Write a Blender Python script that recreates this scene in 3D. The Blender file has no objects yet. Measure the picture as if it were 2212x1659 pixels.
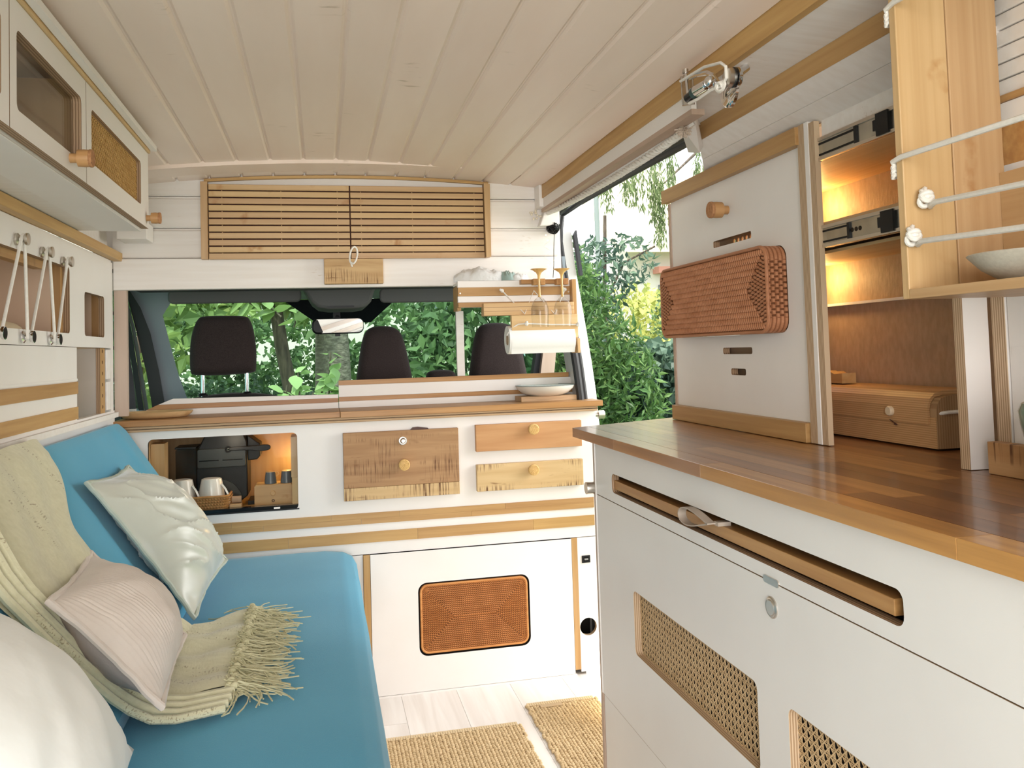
import bpy, bmesh, math, random
from mathutils import Vector, Matrix, Euler, noise, geometry
random.seed(7)
S = bpy.context.scene
COL = S.collection
# ------------------------------------------------------------------ camera
cd = bpy.data.cameras.new('camera')
cam = bpy.data.objects.new('camera', cd)
COL.objects.link(cam)
EYE = Vector((0.0, 0.0, 1.16))
rx = Vector((0.97558729, -0.21746149, -0.03065833))
dn = Vector((-0.01998489, 0.05111303, -0.9984929))
fw = Vector((0.21870079, 0.97472969, 0.04551928))
mw = Matrix((rx, -dn, -fw)).transposed().to_4x4()
mw.translation = EYE
cam.matrix_world = mw
cd.sensor_width = 36.0
cd.lens = 29.985
cd.shift_y = -0.0711
cd.clip_start = 0.02
cd.clip_end = 300
S.camera = cam
# ------------------------------------------------------------------ world, lights, exposure
W = bpy.data.worlds.new('overcast_sky')
S.world = W
W.use_nodes = True
wn = W.node_tree
bg = wn.nodes['Background']
tc = wn.nodes.new('ShaderNodeTexCoord')
sx = wn.nodes.new('ShaderNodeSeparateXYZ')
wr = wn.nodes.new('ShaderNodeValToRGB')
wn.links.new(tc.outputs['Generated'], sx.inputs[0])
wn.links.new(sx.outputs['Z'], wr.inputs[0])
wr.color_ramp.elements[0].position = 0.0
wr.color_ramp.elements[0].color = (1.0, 0.98, 0.95, 1)
wr.color_ramp.elements[1].position = 0.8
wr.color_ramp.elements[1].color = (0.86, 0.94, 1.0, 1)
wn.links.new(wr.outputs[0], bg.inputs[0])
bg.inputs[1].default_value = 2.6


def lamp(name, kind, loc, energy, col=(1, 1, 1), size=0.1, size_y=None, aim=None, spread=None):
    l = bpy.data.lights.new(name, kind)
    l.energy = energy
    l.color = col
    if kind == 'AREA':
        l.shape = 'RECTANGLE'
        l.size = size
        l.size_y = size_y or size
        if spread:
            l.spread = spread
    elif kind == 'SUN':
        l.angle = size
    else:
        l.shadow_soft_size = size
    o = bpy.data.objects.new(name, l)
    COL.objects.link(o)
    o.location = loc
    if aim is not None:
        o.rotation_euler = (Vector(aim) - Vector(loc)).to_track_quat('-Z', 'Y').to_euler()
    return o


lamp('sun', 'SUN', (0, 0, 12), 4.5, (1.0, 0.93, 0.8), 0.02, aim=(3.0, 4.0, 0))
# added area light behind the camera; rear doors assumed open, not modelled
lamp('assumed_rear_daylight', 'AREA', (-0.30, -1.70, 1.10), 62, (1.0, 0.965, 0.94), 1.6, 1.7, aim=(0.25, 3.0, 1.15))
# added area light boosting daylight through the open sliding door on the right
lamp('added_side_door_light', 'AREA', (2.5, 2.35, 1.55), 38, (1.0, 0.97, 0.94), 1.2, 1.2, aim=(0.0, 2.5, 1.05))

S.view_settings.view_transform = 'Standard'
S.view_settings.look = 'None'
S.view_settings.gamma = 1.0
S.view_settings.use_curve_mapping = False
S.view_settings.exposure = 0.2

# ------------------------------------------------------------------ mesh builder


def rr(u0, u1, v0, v1, r, n=5):
    out = []
    for cx, cy, a in ((u1 - r, v1 - r, 0), (u0 + r, v1 - r, 90), (u0 + r, v0 + r, 180), (u1 - r, v0 + r, 270)):
        for i in range(n + 1):
            t = math.radians(a + 90 * i / n)
            out.append((cx + r * math.cos(t), cy + r * math.sin(t)))
    return out


def rect(u0, u1, v0, v1):
    return [(u0, v0), (u1, v0), (u1, v1), (u0, v1)]


def circ(u, v, r, n=20):
    return [(u + r * math.cos(2 * math.pi * i / n), v + r * math.sin(2 * math.pi * i / n)) for i in range(n)]


def P3(axis, w, p):
    if axis == 'x':
        return (w, p[0], p[1])
    if axis == 'y':
        return (p[0], w, p[1])
    return (p[0], p[1], w)


class MB:
    def __init__(s):
        s.v = []
        s.f = []
        s.m = []

    def add(s, vs, fs, mi=0):
        b = len(s.v)
        s.v += [tuple(p) for p in vs]
        s.f += [tuple(i + b for i in f) for f in fs]
        s.m += [mi] * len(fs)
        return s

    def hexa(s, p, mi=0):
        return s.add(p, [(0, 3, 2, 1), (4, 5, 6, 7), (0, 1, 5, 4), (1, 2, 6, 5), (2, 3, 7, 6), (3, 0, 4, 7)], mi)

    def box(s, x0, x1, y0, y1, z0, z1, mi=0):
        return s.hexa([(x0, y0, z0), (x1, y0, z0), (x1, y1, z0), (x0, y1, z0), (x0, y0, z1), (x1, y0, z1), (x1, y1, z1), (x0, y1, z1)], mi)

    def tube(s, pts, r, n=8, mi=0, closed=False, flat=None):
        pts = [Vector(p) for p in pts]
        N = len(pts)
        rs = r if isinstance(r, (list, tuple)) else [r] * N
        up = None
        vs, fs = [], []
        for i, p in enumerate(pts):
            a = pts[(i - 1) % N] if closed or i > 0 else p
            b = pts[(i + 1) % N] if closed or i < N - 1 else p
            t = (b - a)
            t = t.normalized() if t.length > 1e-9 else Vector((0, 0, 1))
            if up is None:
                up = t.orthogonal().normalized()
            up = (up - t * up.dot(t))
            up = up.normalized() if up.length > 1e-6 else t.orthogonal().normalized()
            w = t.cross(up)
            for k in range(n):
                an = 2 * math.pi * k / n
                vs.append(p + (up * math.cos(an) + w * math.sin(an)) * rs[i])
        for i in range(N if closed else N - 1):
            j = (i + 1) % N
            for k in range(n):
                l = (k + 1) % n
                fs.append((i * n + k, i * n + l, j * n + l, j * n + k))
        if not closed:
            fs.append(tuple(range(n - 1, -1, -1)))
            fs.append(tuple((N - 1) * n + k for k in range(n)))
        return s.add(vs, fs, mi)

    def lathe(s, prof, c, axis='z', n=24, mi=0, caps=True, sy=1.0):
        vs, fs = [], []
        for r, h in prof:
            for k in range(n):
                a = 2 * math.pi * k / n
                u, v = r * math.cos(a), r * math.sin(a) * sy
                if axis == 'z':
                    q = (c[0] + u, c[1] + v, c[2] + h)
                elif axis == 'x':
                    q = (c[0] + h, c[1] + u, c[2] + v)
                else:
                    q = (c[0] + u, c[1] + h, c[2] + v)
                vs.append(q)
        for i in range(len(prof) - 1):
            for k in range(n):
                l = (k + 1) % n
                fs.append((i * n + k, i * n + l, (i + 1) * n + l, (i + 1) * n + k))
        if caps:
            fs.append(tuple(range(n - 1, -1, -1)))
            fs.append(tuple((len(prof) - 1) * n + k for k in range(n)))
        return s.add(vs, fs, mi)

    def prism(s, pts, axis, a, b, mi=0):
        n = len(pts)
        vs = [P3(axis, a, p) for p in pts] + [P3(axis, b, p) for p in pts]
        fs = [tuple(range(n)), tuple(range(2 * n - 1, n - 1, -1))]
        for i in range(n):
            j = (i + 1) % n
            fs.append((i, i + n, j + n, j))
        return s.add(vs, fs, mi)

    def plate(s, outer, holes, axis, a, b, mi=0, me=1):
        loops = [outer] + list(holes)
        pv, pe = [], []
        for L in loops:
            k = len(pv)
            pv += [Vector(p) for p in L]
            pe += [(k + i, k + (i + 1) % len(L)) for i in range(len(L))]
        ov, oe, of, *_ = geometry.delaunay_2d_cdt(pv, pe, [], 0, 1e-6)

        def inside(x, y):
            c = False
            for L in loops:
                for (x1, y1), (x2, y2) in zip(L, L[1:] + L[:1]):
                    if (y1 > y) != (y2 > y) and x < (x2 - x1) * (y - y1) / (y2 - y1) + x1:
                        c = not c
            return c
        of = [f for f in of if inside(sum(ov[i].x for i in f) / len(f), sum(ov[i].y for i in f) / len(f))]
        s.add([P3(axis, a, p) for p in ov], [tuple(f) for f in of], mi)
        s.add([P3(axis, b, p) for p in ov], [tuple(reversed(f)) for f in of], mi)
        for L in loops:
            n = len(L)
            s.add([P3(axis, a, p) for p in L] + [P3(axis, b, p) for p in L], [(i, (i + 1) % n, (i + 1) % n + n, i + n) for i in range(n)], me)
        return s

    def grid(s, fn, nu, nv, mi=0):
        vs = [fn(i / nu, j / nv) for j in range(nv + 1) for i in range(nu + 1)]
        fs = [(j * (nu + 1) + i, j * (nu + 1) + i + 1, (j + 1) * (nu + 1) + i + 1, (j + 1) * (nu + 1) + i) for j in range(nv) for i in range(nu)]
        return s.add(vs, fs, mi)

    def ball(s, c, r, nu=10, nv=6, mi=0, rot=None):
        if not isinstance(r, (tuple, list)):
            r = (r, r, r)
        vs = []
        for j in range(1, nv):
            t = math.pi * j / nv
            for i in range(nu):
                a = 2 * math.pi * i / nu
                vs.append(Vector((r[0] * math.sin(t) * math.cos(a), r[1] * math.sin(t) * math.sin(a), r[2] * math.cos(t))))
        vs += [Vector((0, 0, r[2])), Vector((0, 0, -r[2]))]
        T, Bt = len(vs) - 2, len(vs) - 1
        fs = []
        for j in range(nv - 2):
            for i in range(nu):
                k = (i + 1) % nu
                fs.append((j * nu + i, (j + 1) * nu + i, (j + 1) * nu + k, j * nu + k))
        for i in range(nu):
            k = (i + 1) % nu
            fs.append((T, i, k))
            fs.append((Bt, (nv - 2) * nu + k, (nv - 2) * nu + i))
        if rot is not None:
            vs = [rot @ v for v in vs]
        c = Vector(c)
        return s.add([v + c for v in vs], fs, mi)

    def ribbon(s, pts, wvec, th=0.001, mi=0):
        wv = Vector(wvec)
        pts = [Vector(p) for p in pts]
        n = len(pts)
        vs = []
        for i, p in enumerate(pts):
            t = (pts[min(i + 1, n - 1)] - pts[max(i - 1, 0)]).normalized()
            nn = t.cross(wv).normalized() * th
            vs += [p - wv / 2 - nn, p + wv / 2 - nn, p + wv / 2 + nn, p - wv / 2 + nn]
        fs = []
        for i in range(n - 1):
            for k in range(4):
                l = (k + 1) % 4
                fs.append((i * 4 + k, i * 4 + l, i * 4 + 4 + l, i * 4 + 4 + k))
        fs += [(3, 2, 1, 0), (n * 4 - 4, n * 4 - 3, n * 4 - 2, n * 4 - 1)]
        return s.add(vs, fs, mi)


ORG = {}


def tag(o, label=None, cat=None, group=None, kind=None):
    if label:
        o['label'] = label
    if cat:
        o['category'] = cat
    if group:
        o['group'] = group
    if kind:
        o['kind'] = kind
    return o


def thing(name, label, cat, loc, group=None, kind=None):
    o = bpy.data.objects.new(name, None)
    o.empty_display_size = 0.05
    o.location = loc
    COL.objects.link(o)
    ORG[o.name] = Vector(loc)
    return tag(o, label, cat, group, kind)


def obj(name, mb, mats, parent=None, smooth=False, bevel=0.0, label=None, cat=None, group=None, kind=None, org=None):
    if parent is not None:
        o0 = ORG[parent.name]
    elif org is not None:
        o0 = Vector(org)
    else:
        xs, ys, zs = zip(*mb.v)
        o0 = Vector(((min(xs) + max(xs)) / 2, (min(ys) + max(ys)) / 2, min(zs)))
    me = bpy.data.meshes.new(name)
    me.from_pydata([(p[0] - o0.x, p[1] - o0.y, p[2] - o0.z) for p in mb.v], [], mb.f)
    for m in (mats if isinstance(mats, (list, tuple)) else [mats]):
        me.materials.append(m)
    if any(mb.m):
        me.polygons.foreach_set('material_index', mb.m)
    bm = bmesh.new()
    bm.from_mesh(me)
    if len(bm.faces) < 60000:
        bmesh.ops.recalc_face_normals(bm, faces=bm.faces)
    bm.to_mesh(me)
    bm.free()
    if smooth:
        me.polygons.foreach_set('use_smooth', [True] * len(me.polygons))
        me.set_sharp_from_angle(angle=0.7)
    me.update()
    o = bpy.data.objects.new(name, me)
    COL.objects.link(o)
    if parent is not None:
        o.parent = parent
        o.location = (0, 0, 0)
    else:
        o.location = o0
    ORG[o.name] = o0
    if bevel:
        b = o.modifiers.new('bevel', 'BEVEL')
        b.width = bevel
        b.segments = 2
        b.limit_method = 'ANGLE'
        b.angle_limit = 0.9
        b.harden_normals = False
    return tag(o, label, cat, group, kind)


def bx(name, x0, x1, y0, y1, z0, z1, mat, parent=None, bevel=0.0, **k):
    return obj(name, MB().box(x0, x1, y0, y1, z0, z1), mat, parent, bevel=bevel, **k)


def copy_thing(r, delta, label=None):
    c = r.copy()
    COL.objects.link(c)
    c.location = r.location + Vector(delta)
    ORG[c.name] = ORG[r.name] + Vector(delta)
    if label:
        c['label'] = label
    for ch in list(r.children):
        d = ch.copy()
        COL.objects.link(d)
        d.parent = c
        for g in ch.children:
            e = g.copy()
            COL.objects.link(e)
            e.parent = d
    return c


# ------------------------------------------------------------------ materials
MATS = {}


def N(nt, t, **kw):
    n = nt.nodes.new(t)
    for k, v in kw.items():
        setattr(n, k, v)
    return n


def M(name, col, rough=0.5, metal=0.0, spec=0.4, col2=None, scale=(20, 20, 20), lo=0.35, hi=0.65, detail=4, distort=0.0,
      bump=None, rand=0.0, randhue=0.0, dark=None, trans=0.0, alpha=1.0, emit=None, sheen=0.0, coat=0.0, cols=None, ply=None, randoff=True):
    m = bpy.data.materials.new(name)
    m.use_nodes = True
    nt = m.node_tree
    b = nt.nodes['Principled BSDF']
    b.inputs['Roughness'].default_value = rough
    b.inputs['Metallic'].default_value = metal
    b.inputs['Specular IOR Level'].default_value = spec
    b.inputs['Transmission Weight'].default_value = trans
    b.inputs['Alpha'].default_value = alpha
    if sheen:
        b.inputs['Sheen Weight'].default_value = sheen
        b.inputs['Sheen Roughness'].default_value = 0.4
    if coat:
        b.inputs['Coat Weight'].default_value = coat
        b.inputs['Coat Roughness'].default_value = 0.12
    if emit:
        b.inputs['Emission Color'].default_value = (*emit[0], 1)
        b.inputs['Emission Strength'].default_value = emit[1]
    b.inputs['Base Color'].default_value = (*col, 1)
    tcn = N(nt, 'ShaderNodeTexCoord')
    oi = N(nt, 'ShaderNodeObjectInfo')
    src = tcn.outputs['Object']
    if randoff:
        ml = N(nt, 'ShaderNodeMath', operation='MULTIPLY')
        ml.inputs[1].default_value = 13.7
        nt.links.new(oi.outputs['Random'], ml.inputs[0])
        va = N(nt, 'ShaderNodeVectorMath', operation='ADD')
        nt.links.new(src, va.inputs[0])
        nt.links.new(ml.outputs[0], va.inputs[1])
        src = va.outputs[0]

    def nz(sc, det, dis=0.0):
        mp = N(nt, 'ShaderNodeMapping')
        mp.inputs['Scale'].default_value = sc
        nt.links.new(src, mp.inputs[0])
        t = N(nt, 'ShaderNodeTexNoise')
        t.inputs['Scale'].default_value = 1.0
        t.inputs['Detail'].default_value = det
        t.inputs['Distortion'].default_value = dis
        nt.links.new(mp.outputs[0], t.inputs['Vector'])
        return t.outputs['Fac']
    out = None
    if col2 or cols:
        r = N(nt, 'ShaderNodeValToRGB')
        e = r.color_ramp.elements
        if cols:
            e[0].position, e[0].color = cols[0][0], (*cols[0][1], 1)
            e[1].position, e[1].color = cols[-1][0], (*cols[-1][1], 1)
            for p, c in cols[1:-1]:
                q = e.new(p)
                q.color = (*c, 1)
        else:
            e[0].position, e[0].color = lo, (*col, 1)
            e[1].position, e[1].color = hi, (*col2, 1)
        fac = nz(scale, detail, distort)
        if cols and rand:
            mx = N(nt, 'ShaderNodeMath', operation='MULTIPLY_ADD')
            mx.inputs[1].default_value = rand
            nt.links.new(oi.outputs['Random'], mx.inputs[0])
            nt.links.new(fac, mx.inputs[2])
            sb = N(nt, 'ShaderNodeMath', operation='SUBTRACT')
            sb.inputs[1].default_value = rand / 2
            nt.links.new(mx.outputs[0], sb.inputs[0])
            fac = sb.outputs[0]
        nt.links.new(fac, r.inputs[0])
        out = r.outputs[0]
    if ply:
        wv = N(nt, 'ShaderNodeTexWave', wave_type='BANDS', bands_direction=ply[0])
        wv.inputs['Scale'].default_value = ply[1]
        wv.inputs['Distortion'].default_value = 0.6
        wv.inputs['Detail'].default_value = 1.0
        nt.links.new(tcn.outputs['Object'], wv.inputs['Vector'])
        r = N(nt, 'ShaderNodeValToRGB')
        r.color_ramp.elements[0].position, r.color_ramp.elements[0].color = 0.3, (*col, 1)
        r.color_ramp.elements[1].position, r.color_ramp.elements[1].color = 0.7, (*ply[2], 1)
        nt.links.new(wv.outputs['Fac'], r.inputs[0])
        out = r.outputs[0]
    for dk in (dark or []):
        # dark marks: (colour, scale, lo, hi, mask scale, mask lo, mask hi)
        r1 = N(nt, 'ShaderNodeMapRange')
        r1.inputs[1].default_value, r1.inputs[2].default_value = dk[2], dk[3]
        nt.links.new(nz(dk[1], 3), r1.inputs[0])
        r2 = N(nt, 'ShaderNodeMapRange')
        r2.inputs[1].default_value, r2.inputs[2].default_value = dk[5], dk[6]
        nt.links.new(nz(dk[4], 2), r2.inputs[0])
        mu = N(nt, 'ShaderNodeMath', operation='MULTIPLY')
        nt.links.new(r1.outputs[0], mu.inputs[0])
        nt.links.new(r2.outputs[0], mu.inputs[1])
        mx = N(nt, 'ShaderNodeMix', data_type='RGBA')
        nt.links.new(mu.outputs[0], mx.inputs[0])
        if out:
            nt.links.new(out, mx.inputs[6])
        else:
            mx.inputs[6].default_value = (*col, 1)
        mx.inputs[7].default_value = (*dk[0], 1)
        out = mx.outputs[2]
    if (rand and not cols) or randhue:
        h = N(nt, 'ShaderNodeHueSaturation')
        if out:
            nt.links.new(out, h.inputs['Color'])
        else:
            h.inputs['Color'].default_value = (*col, 1)
        if rand and not cols:
            mr = N(nt, 'ShaderNodeMapRange')
            mr.inputs[3].default_value, mr.inputs[4].default_value = 1 - rand, 1 + rand
            nt.links.new(oi.outputs['Random'], mr.inputs[0])
            nt.links.new(mr.outputs[0], h.inputs['Value'])
        if randhue:
            mr = N(nt, 'ShaderNodeMapRange')
            mr.inputs[3].default_value, mr.inputs[4].default_value = 0.5 - randhue, 0.5 + randhue
            nt.links.new(oi.outputs['Random'], mr.inputs[0])
            nt.links.new(mr.outputs[0], h.inputs['Hue'])
        out = h.outputs[0]
    if out:
        nt.links.new(out, b.inputs['Base Color'])
    if bump:
        bp = N(nt, 'ShaderNodeBump')
        bp.inputs['Strength'].default_value = bump[1]
        bp.inputs['Distance'].default_value = bump[2] if len(bump) > 2 else 0.002
        sc = bump[0] if isinstance(bump[0], tuple) else (bump[0],) * 3
        nt.links.new(nz(sc, 4), bp.inputs['Height'])
        nt.links.new(bp.outputs[0], b.inputs['Normal'])
    MATS[name] = m
    return m


def grain(axis, a=3.0, b=70.0):
    return tuple(a if k == axis else b for k in 'xyz')


white = M('white_paint', (0.82, 0.785, 0.755), 0.45, bump=(60, 0.06), col2=(0.80, 0.76, 0.725), scale=(6, 6, 6))
whiteplank = M('white_plank_paint', (0.82, 0.78, 0.745), 0.5, col2=(0.78, 0.73, 0.685), scale=(4, 60, 60), bump=((3, 60, 60), 0.1), rand=0.03,
               dark=[((0.60, 0.50, 0.40), (40, 200, 200), 0.6, 0.75, (9, 9, 9), 0.62, 0.7)])
ceilmat = M('whitewashed_ceiling', (0.86, 0.725, 0.635), 0.42, col2=(0.82, 0.675, 0.58), scale=(9, 1.6, 9), bump=((60, 3, 60), 0.06), rand=0.02,
            dark=[((0.50, 0.39, 0.28), (16, 60, 16), 0.62, 0.74, (7, 5, 7), 0.62, 0.7)])
kitface = M('kitchen_white_laminate', (0.78, 0.755, 0.725), 0.42, bump=(300, 0.03), col2=(0.76, 0.73, 0.70), scale=(5, 5, 5))


def wood(name, c1, c2, axis, rough=0.45, rand=0.10, s=(3.0, 70.0), **k):
    return M(name, c1, rough, col2=c2, scale=grain(axis, *s), lo=0.3, hi=0.72, detail=5, distort=0.3, rand=rand, randhue=0.006, bump=(grain(axis, *s), 0.08), **k)


OAK1, OAK2 = (0.52, 0.315, 0.125), (0.40, 0.22, 0.078)
oak = {a: wood('oak_' + a, OAK1, OAK2, a) for a in 'xyz'}
teak = {a: wood('oiled_wood_' + a, (0.47, 0.25, 0.095), (0.33, 0.15, 0.05), a, 0.4) for a in 'xyz'}
bamboo = {a: wood('bamboo_' + a, (0.58, 0.385, 0.20), (0.49, 0.305, 0.145), a, 0.4, rand=0.09, s=(2.0, 90.0),
                  dark=[((0.40, 0.20, 0.07), (40, 40, 40), 0.42, 0.6, (9, 9, 9), 0.62, 0.70)]) for a in 'xyz'}
palewood = {a: wood('pale_wood_' + a, (0.66, 0.45, 0.24), (0.57, 0.36, 0.17), a, 0.5) for a in 'xyz'}
mango = wood('rough_mango_wood', (0.52, 0.34, 0.175), (0.39, 0.225, 0.10), 'x', 0.6, rand=0.14, s=(4.0, 45.0),
             dark=[((0.15, 0.068, 0.026), (210, 8, 9), 0.49, 0.63, (4, 4, 16), 0.47, 0.58), ((0.20, 0.09, 0.03), (10, 10, 60), 0.62, 0.72, (9, 9, 9), 0.55, 0.62)])
MK = dict(dark=[((0.15, 0.068, 0.026), (210, 8, 9), 0.49, 0.63, (4, 4, 16), 0.47, 0.58), ((0.20, 0.09, 0.03), (10, 10, 60), 0.62, 0.72, (9, 9, 9), 0.55, 0.62)])
mangod = wood('rough_mango_wood_brown', (0.44, 0.265, 0.125), (0.31, 0.165, 0.07), 'x', 0.6, rand=0.0, s=(4.0, 45.0), **MK)
mangor = wood('rough_mango_wood_reddish', (0.56, 0.31, 0.14), (0.46, 0.225, 0.09), 'x', 0.6, rand=0.0, s=(4.0, 45.0))
mangop = wood('rough_mango_wood_pale', (0.64, 0.45, 0.235), (0.54, 0.35, 0.165), 'x', 0.6, rand=0.0, s=(4.0, 45.0), **MK)
mango_y = wood('rough_mango_wood_y', (0.56, 0.345, 0.155), (0.42, 0.225, 0.085), 'y', 0.6, rand=0.1, s=(4.0, 45.0),
               dark=[((0.13, 0.055, 0.02), (8, 150, 7), 0.53, 0.66, (5, 5, 22), 0.48, 0.6)])
stave = M('dark_wood_stave', (0.3, 0.13, 0.04), 0.34, spec=0.5, coat=0.45, scale=(60, 2.4, 60), detail=5, distort=0.2,
          cols=[(0.2, (0.62, 0.58, 0.55)), (0.5, (0.98, 0.96, 0.94)), (0.8, (1.3, 1.35, 1.4))], bump=((60, 3, 60), 0.05))
nt_ = stave.node_tree
oi_ = N(nt_, 'ShaderNodeObjectInfo')
mx_ = N(nt_, 'ShaderNodeMix', data_type='RGBA', blend_type='MULTIPLY')
mx_.inputs[0].default_value = 1.0
lk_ = nt_.nodes['Principled BSDF'].inputs['Base Color'].links[0]
nt_.links.new(lk_.from_socket, mx_.inputs[6])
nt_.links.new(oi_.outputs['Color'], mx_.inputs[7])
nt_.links.new(mx_.outputs[2], nt_.nodes['Principled BSDF'].inputs['Base Color'])
plyY = M('plywood_edge_y', (0.60, 0.45, 0.30), 0.6, ply=('Y', 70, (0.36, 0.23, 0.13)))
plyX = M('plywood_edge_x', (0.60, 0.45, 0.30), 0.6, ply=('X', 70, (0.36, 0.23, 0.13)))
plyZ = M('plywood_edge_z', (0.60, 0.42, 0.25), 0.6, ply=('Z', 70, (0.38, 0.23, 0.12)))
plyXd = M('dark_plywood_edge_x', (0.42, 0.28, 0.17), 0.6, ply=('X', 60, (0.22, 0.13, 0.07)))
hdf = M('brown_fibreboard', (0.42, 0.285, 0.19), 0.6, col2=(0.35, 0.235, 0.15), scale=(90, 90, 40), bump=((160, 160, 50), 0.25))
nookwood = M('reddish_plywood', (0.44, 0.28, 0.135), 0.5, col2=(0.36, 0.21, 0.09), scale=(60, 60, 3))
cabin_in = M('shelf_inside_ply', (0.76, 0.60, 0.46), 0.6, col2=(0.72, 0.555, 0.42), scale=(50, 3, 50))
rattan = M('rattan', (0.66, 0.30, 0.10), 0.5, col2=(0.52, 0.21, 0.06), scale=(14, 14, 90), lo=0.3, hi=0.7, bump=(400, 0.15), randoff=False)
rattan2 = M('brown_rattan', (0.47, 0.21, 0.105), 0.55, col2=(0.36, 0.145, 0.065), scale=(14, 14, 60), lo=0.3, hi=0.7, bump=(400, 0.15), randoff=False)
rattan3 = M('honey_rattan', (0.60, 0.32, 0.11), 0.45, col2=(0.47, 0.22, 0.07), scale=(60, 60, 60))
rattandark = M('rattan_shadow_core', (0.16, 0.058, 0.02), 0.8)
cane = M('cane_strand', (0.66, 0.47, 0.26), 0.5, col2=(0.54, 0.36, 0.18), scale=(60, 60, 60))
caneg = M('golden_cane_strand', (0.66, 0.41, 0.15), 0.5, col2=(0.54, 0.31, 0.10), scale=(60, 60, 60))
cork = M('cork', (0.47, 0.235, 0.105), 0.75, col2=(0.36, 0.165, 0.07), scale=(160, 160, 160), dark=[((0.13, 0.05, 0.02), (220, 220, 220), 0.6, 0.68, (90, 90, 90), 0.5, 0.6)], bump=(200, 0.3))
knobwood = M('turned_knob_wood', (0.50, 0.275, 0.115), 0.45, col2=(0.44, 0.23, 0.09), scale=(8, 60, 60))
braid = M('braided_straw', (0.74, 0.50, 0.20), 0.5, col2=(0.60, 0.36, 0.12), scale=(120, 120, 120))
blue = M('blue_stretch_fabric', (0.066, 0.315, 0.485), 0.85, spec=0.2, col2=(0.082, 0.345, 0.515), scale=(3, 3, 3), bump=((500, 500, 500), 0.25), sheen=0.25)
satin = M('sage_satin', (0.50, 0.52, 0.455), 0.30, spec=0.7, col2=(0.55, 0.57, 0.505), scale=(4, 4, 4), sheen=0.5, bump=(300, 0.05))
sagetrim = M('sage_piping', (0.42, 0.47, 0.40), 0.5, col2=(0.46, 0.51, 0.44), scale=(80, 80, 80))
blush = M('blush_fabric', (0.68, 0.60, 0.54), 0.9, spec=0.15, sheen=0.25, col2=(0.64, 0.56, 0.50), scale=(20, 20, 20), bump=(220, 0.2))
blushb = M('blush_back_fabric', (0.50, 0.42, 0.385), 0.9, spec=0.1, bump=(200, 0.2))
whitecloth = M('white_cotton', (0.80, 0.80, 0.77), 0.85, spec=0.15, sheen=0.2, col2=(0.77, 0.77, 0.74), scale=(5, 5, 5), bump=(9, 0.25, 0.02))
throwm = M('sage_knit_throw', (0.64, 0.61, 0.43), 0.95, spec=0.1, sheen=0.35, col2=(0.59, 0.56, 0.385), scale=(30, 90, 90), bump=((220, 90, 220), 0.5),
           dark=[((0.36, 0.31, 0.20), (330, 60, 330), 0.56, 0.62, (3, 24, 3), 0.56, 0.6)])
fringe = M('sage_fringe_yarn', (0.60, 0.565, 0.375), 0.9, spec=0.1, col2=(0.50, 0.47, 0.29), scale=(40, 40, 40))
chrome = M('chrome', (0.75, 0.75, 0.76), 0.08, 1.0)
steel = M('brushed_steel', (0.63, 0.59, 0.54), 0.34, 1.0)
railsteel = M('zinc_rail', (0.52, 0.53, 0.50), 0.25, 1.0, col2=(0.42, 0.43, 0.41), scale=(3, 30, 30))
blackp = M('black_plastic', (0.010, 0.010, 0.011), 0.4, spec=0.25, bump=(150, 0.05))
blackgloss = M('black_gloss', (0.008, 0.008, 0.009), 0.12)
rubber = M('black_rubber_seal', (0.02, 0.02, 0.022), 0.5)
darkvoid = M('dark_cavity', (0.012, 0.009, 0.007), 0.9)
greytrim = M('grey_cab_plastic', (0.25, 0.295, 0.33), 0.5, bump=(200, 0.08), col2=(0.22, 0.26, 0.30), scale=(4, 4, 4))
darktrim = M('dark_cab_plastic', (0.035, 0.037, 0.045), 0.6, bump=(200, 0.08))
midtrim = M('mid_grey_sun_visor', (0.12, 0.125, 0.125), 0.7, bump=(300, 0.1))
seatfab = M('dark_seat_fabric', (0.036, 0.026, 0.026), 0.9, spec=0.15, col2=(0.055, 0.041, 0.040), scale=(400, 400, 400), bump=(500, 0.3), sheen=0.1)
cord = M('white_cord', (0.80, 0.77, 0.72), 0.7, col2=(0.75, 0.72, 0.66), scale=(150, 150, 150), bump=(300, 0.12))
paper = M('white_paper', (0.86, 0.85, 0.83), 0.85, bump=(120, 0.1))
porcelain = M('white_porcelain', (0.85, 0.83, 0.81), 0.18, coat=0.3)
bowlm = M('cream_enamel', (0.80, 0.765, 0.71), 0.3, coat=0.2)
bowlin = M('mint_enamel', (0.50, 0.62, 0.56), 0.25)
rimm = M('dark_enamel_rim', (0.10, 0.13, 0.13), 0.4)
greycup = M('slate_blue_stoneware', (0.11, 0.13, 0.155), 0.3)
pinkwall = M('pinkish_pillar_board', (0.56, 0.43, 0.35), 0.6, col2=(0.52, 0.39, 0.31), scale=(40, 40, 4))
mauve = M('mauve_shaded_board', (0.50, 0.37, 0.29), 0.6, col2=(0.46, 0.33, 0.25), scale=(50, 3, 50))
carwhite = M('white_car_body', (0.80, 0.80, 0.80), 0.25, coat=0.4)
jute = M('jute_braid', (0.66, 0.50, 0.30), 0.9, spec=0.1, col2=(0.52, 0.375, 0.205), scale=(70, 70, 70), lo=0.3, hi=0.7, dark=[((0.25, 0.15, 0.07), (60, 60, 60), 0.62, 0.75, (30, 30, 30), 0.5, 0.6)], randoff=False)
laminate = M('whitewashed_laminate', (0.80, 0.755, 0.71), 0.35, col2=(0.68, 0.615, 0.56), scale=(26, 1.6, 26), lo=0.35, hi=0.75, detail=6, distort=0.8, rand=0.05)
leather = M('grey_leather_strap', (0.42, 0.35, 0.29), 0.6)
leatherd = M('dark_leather_tab', (0.075, 0.03, 0.022), 0.5)
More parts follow.
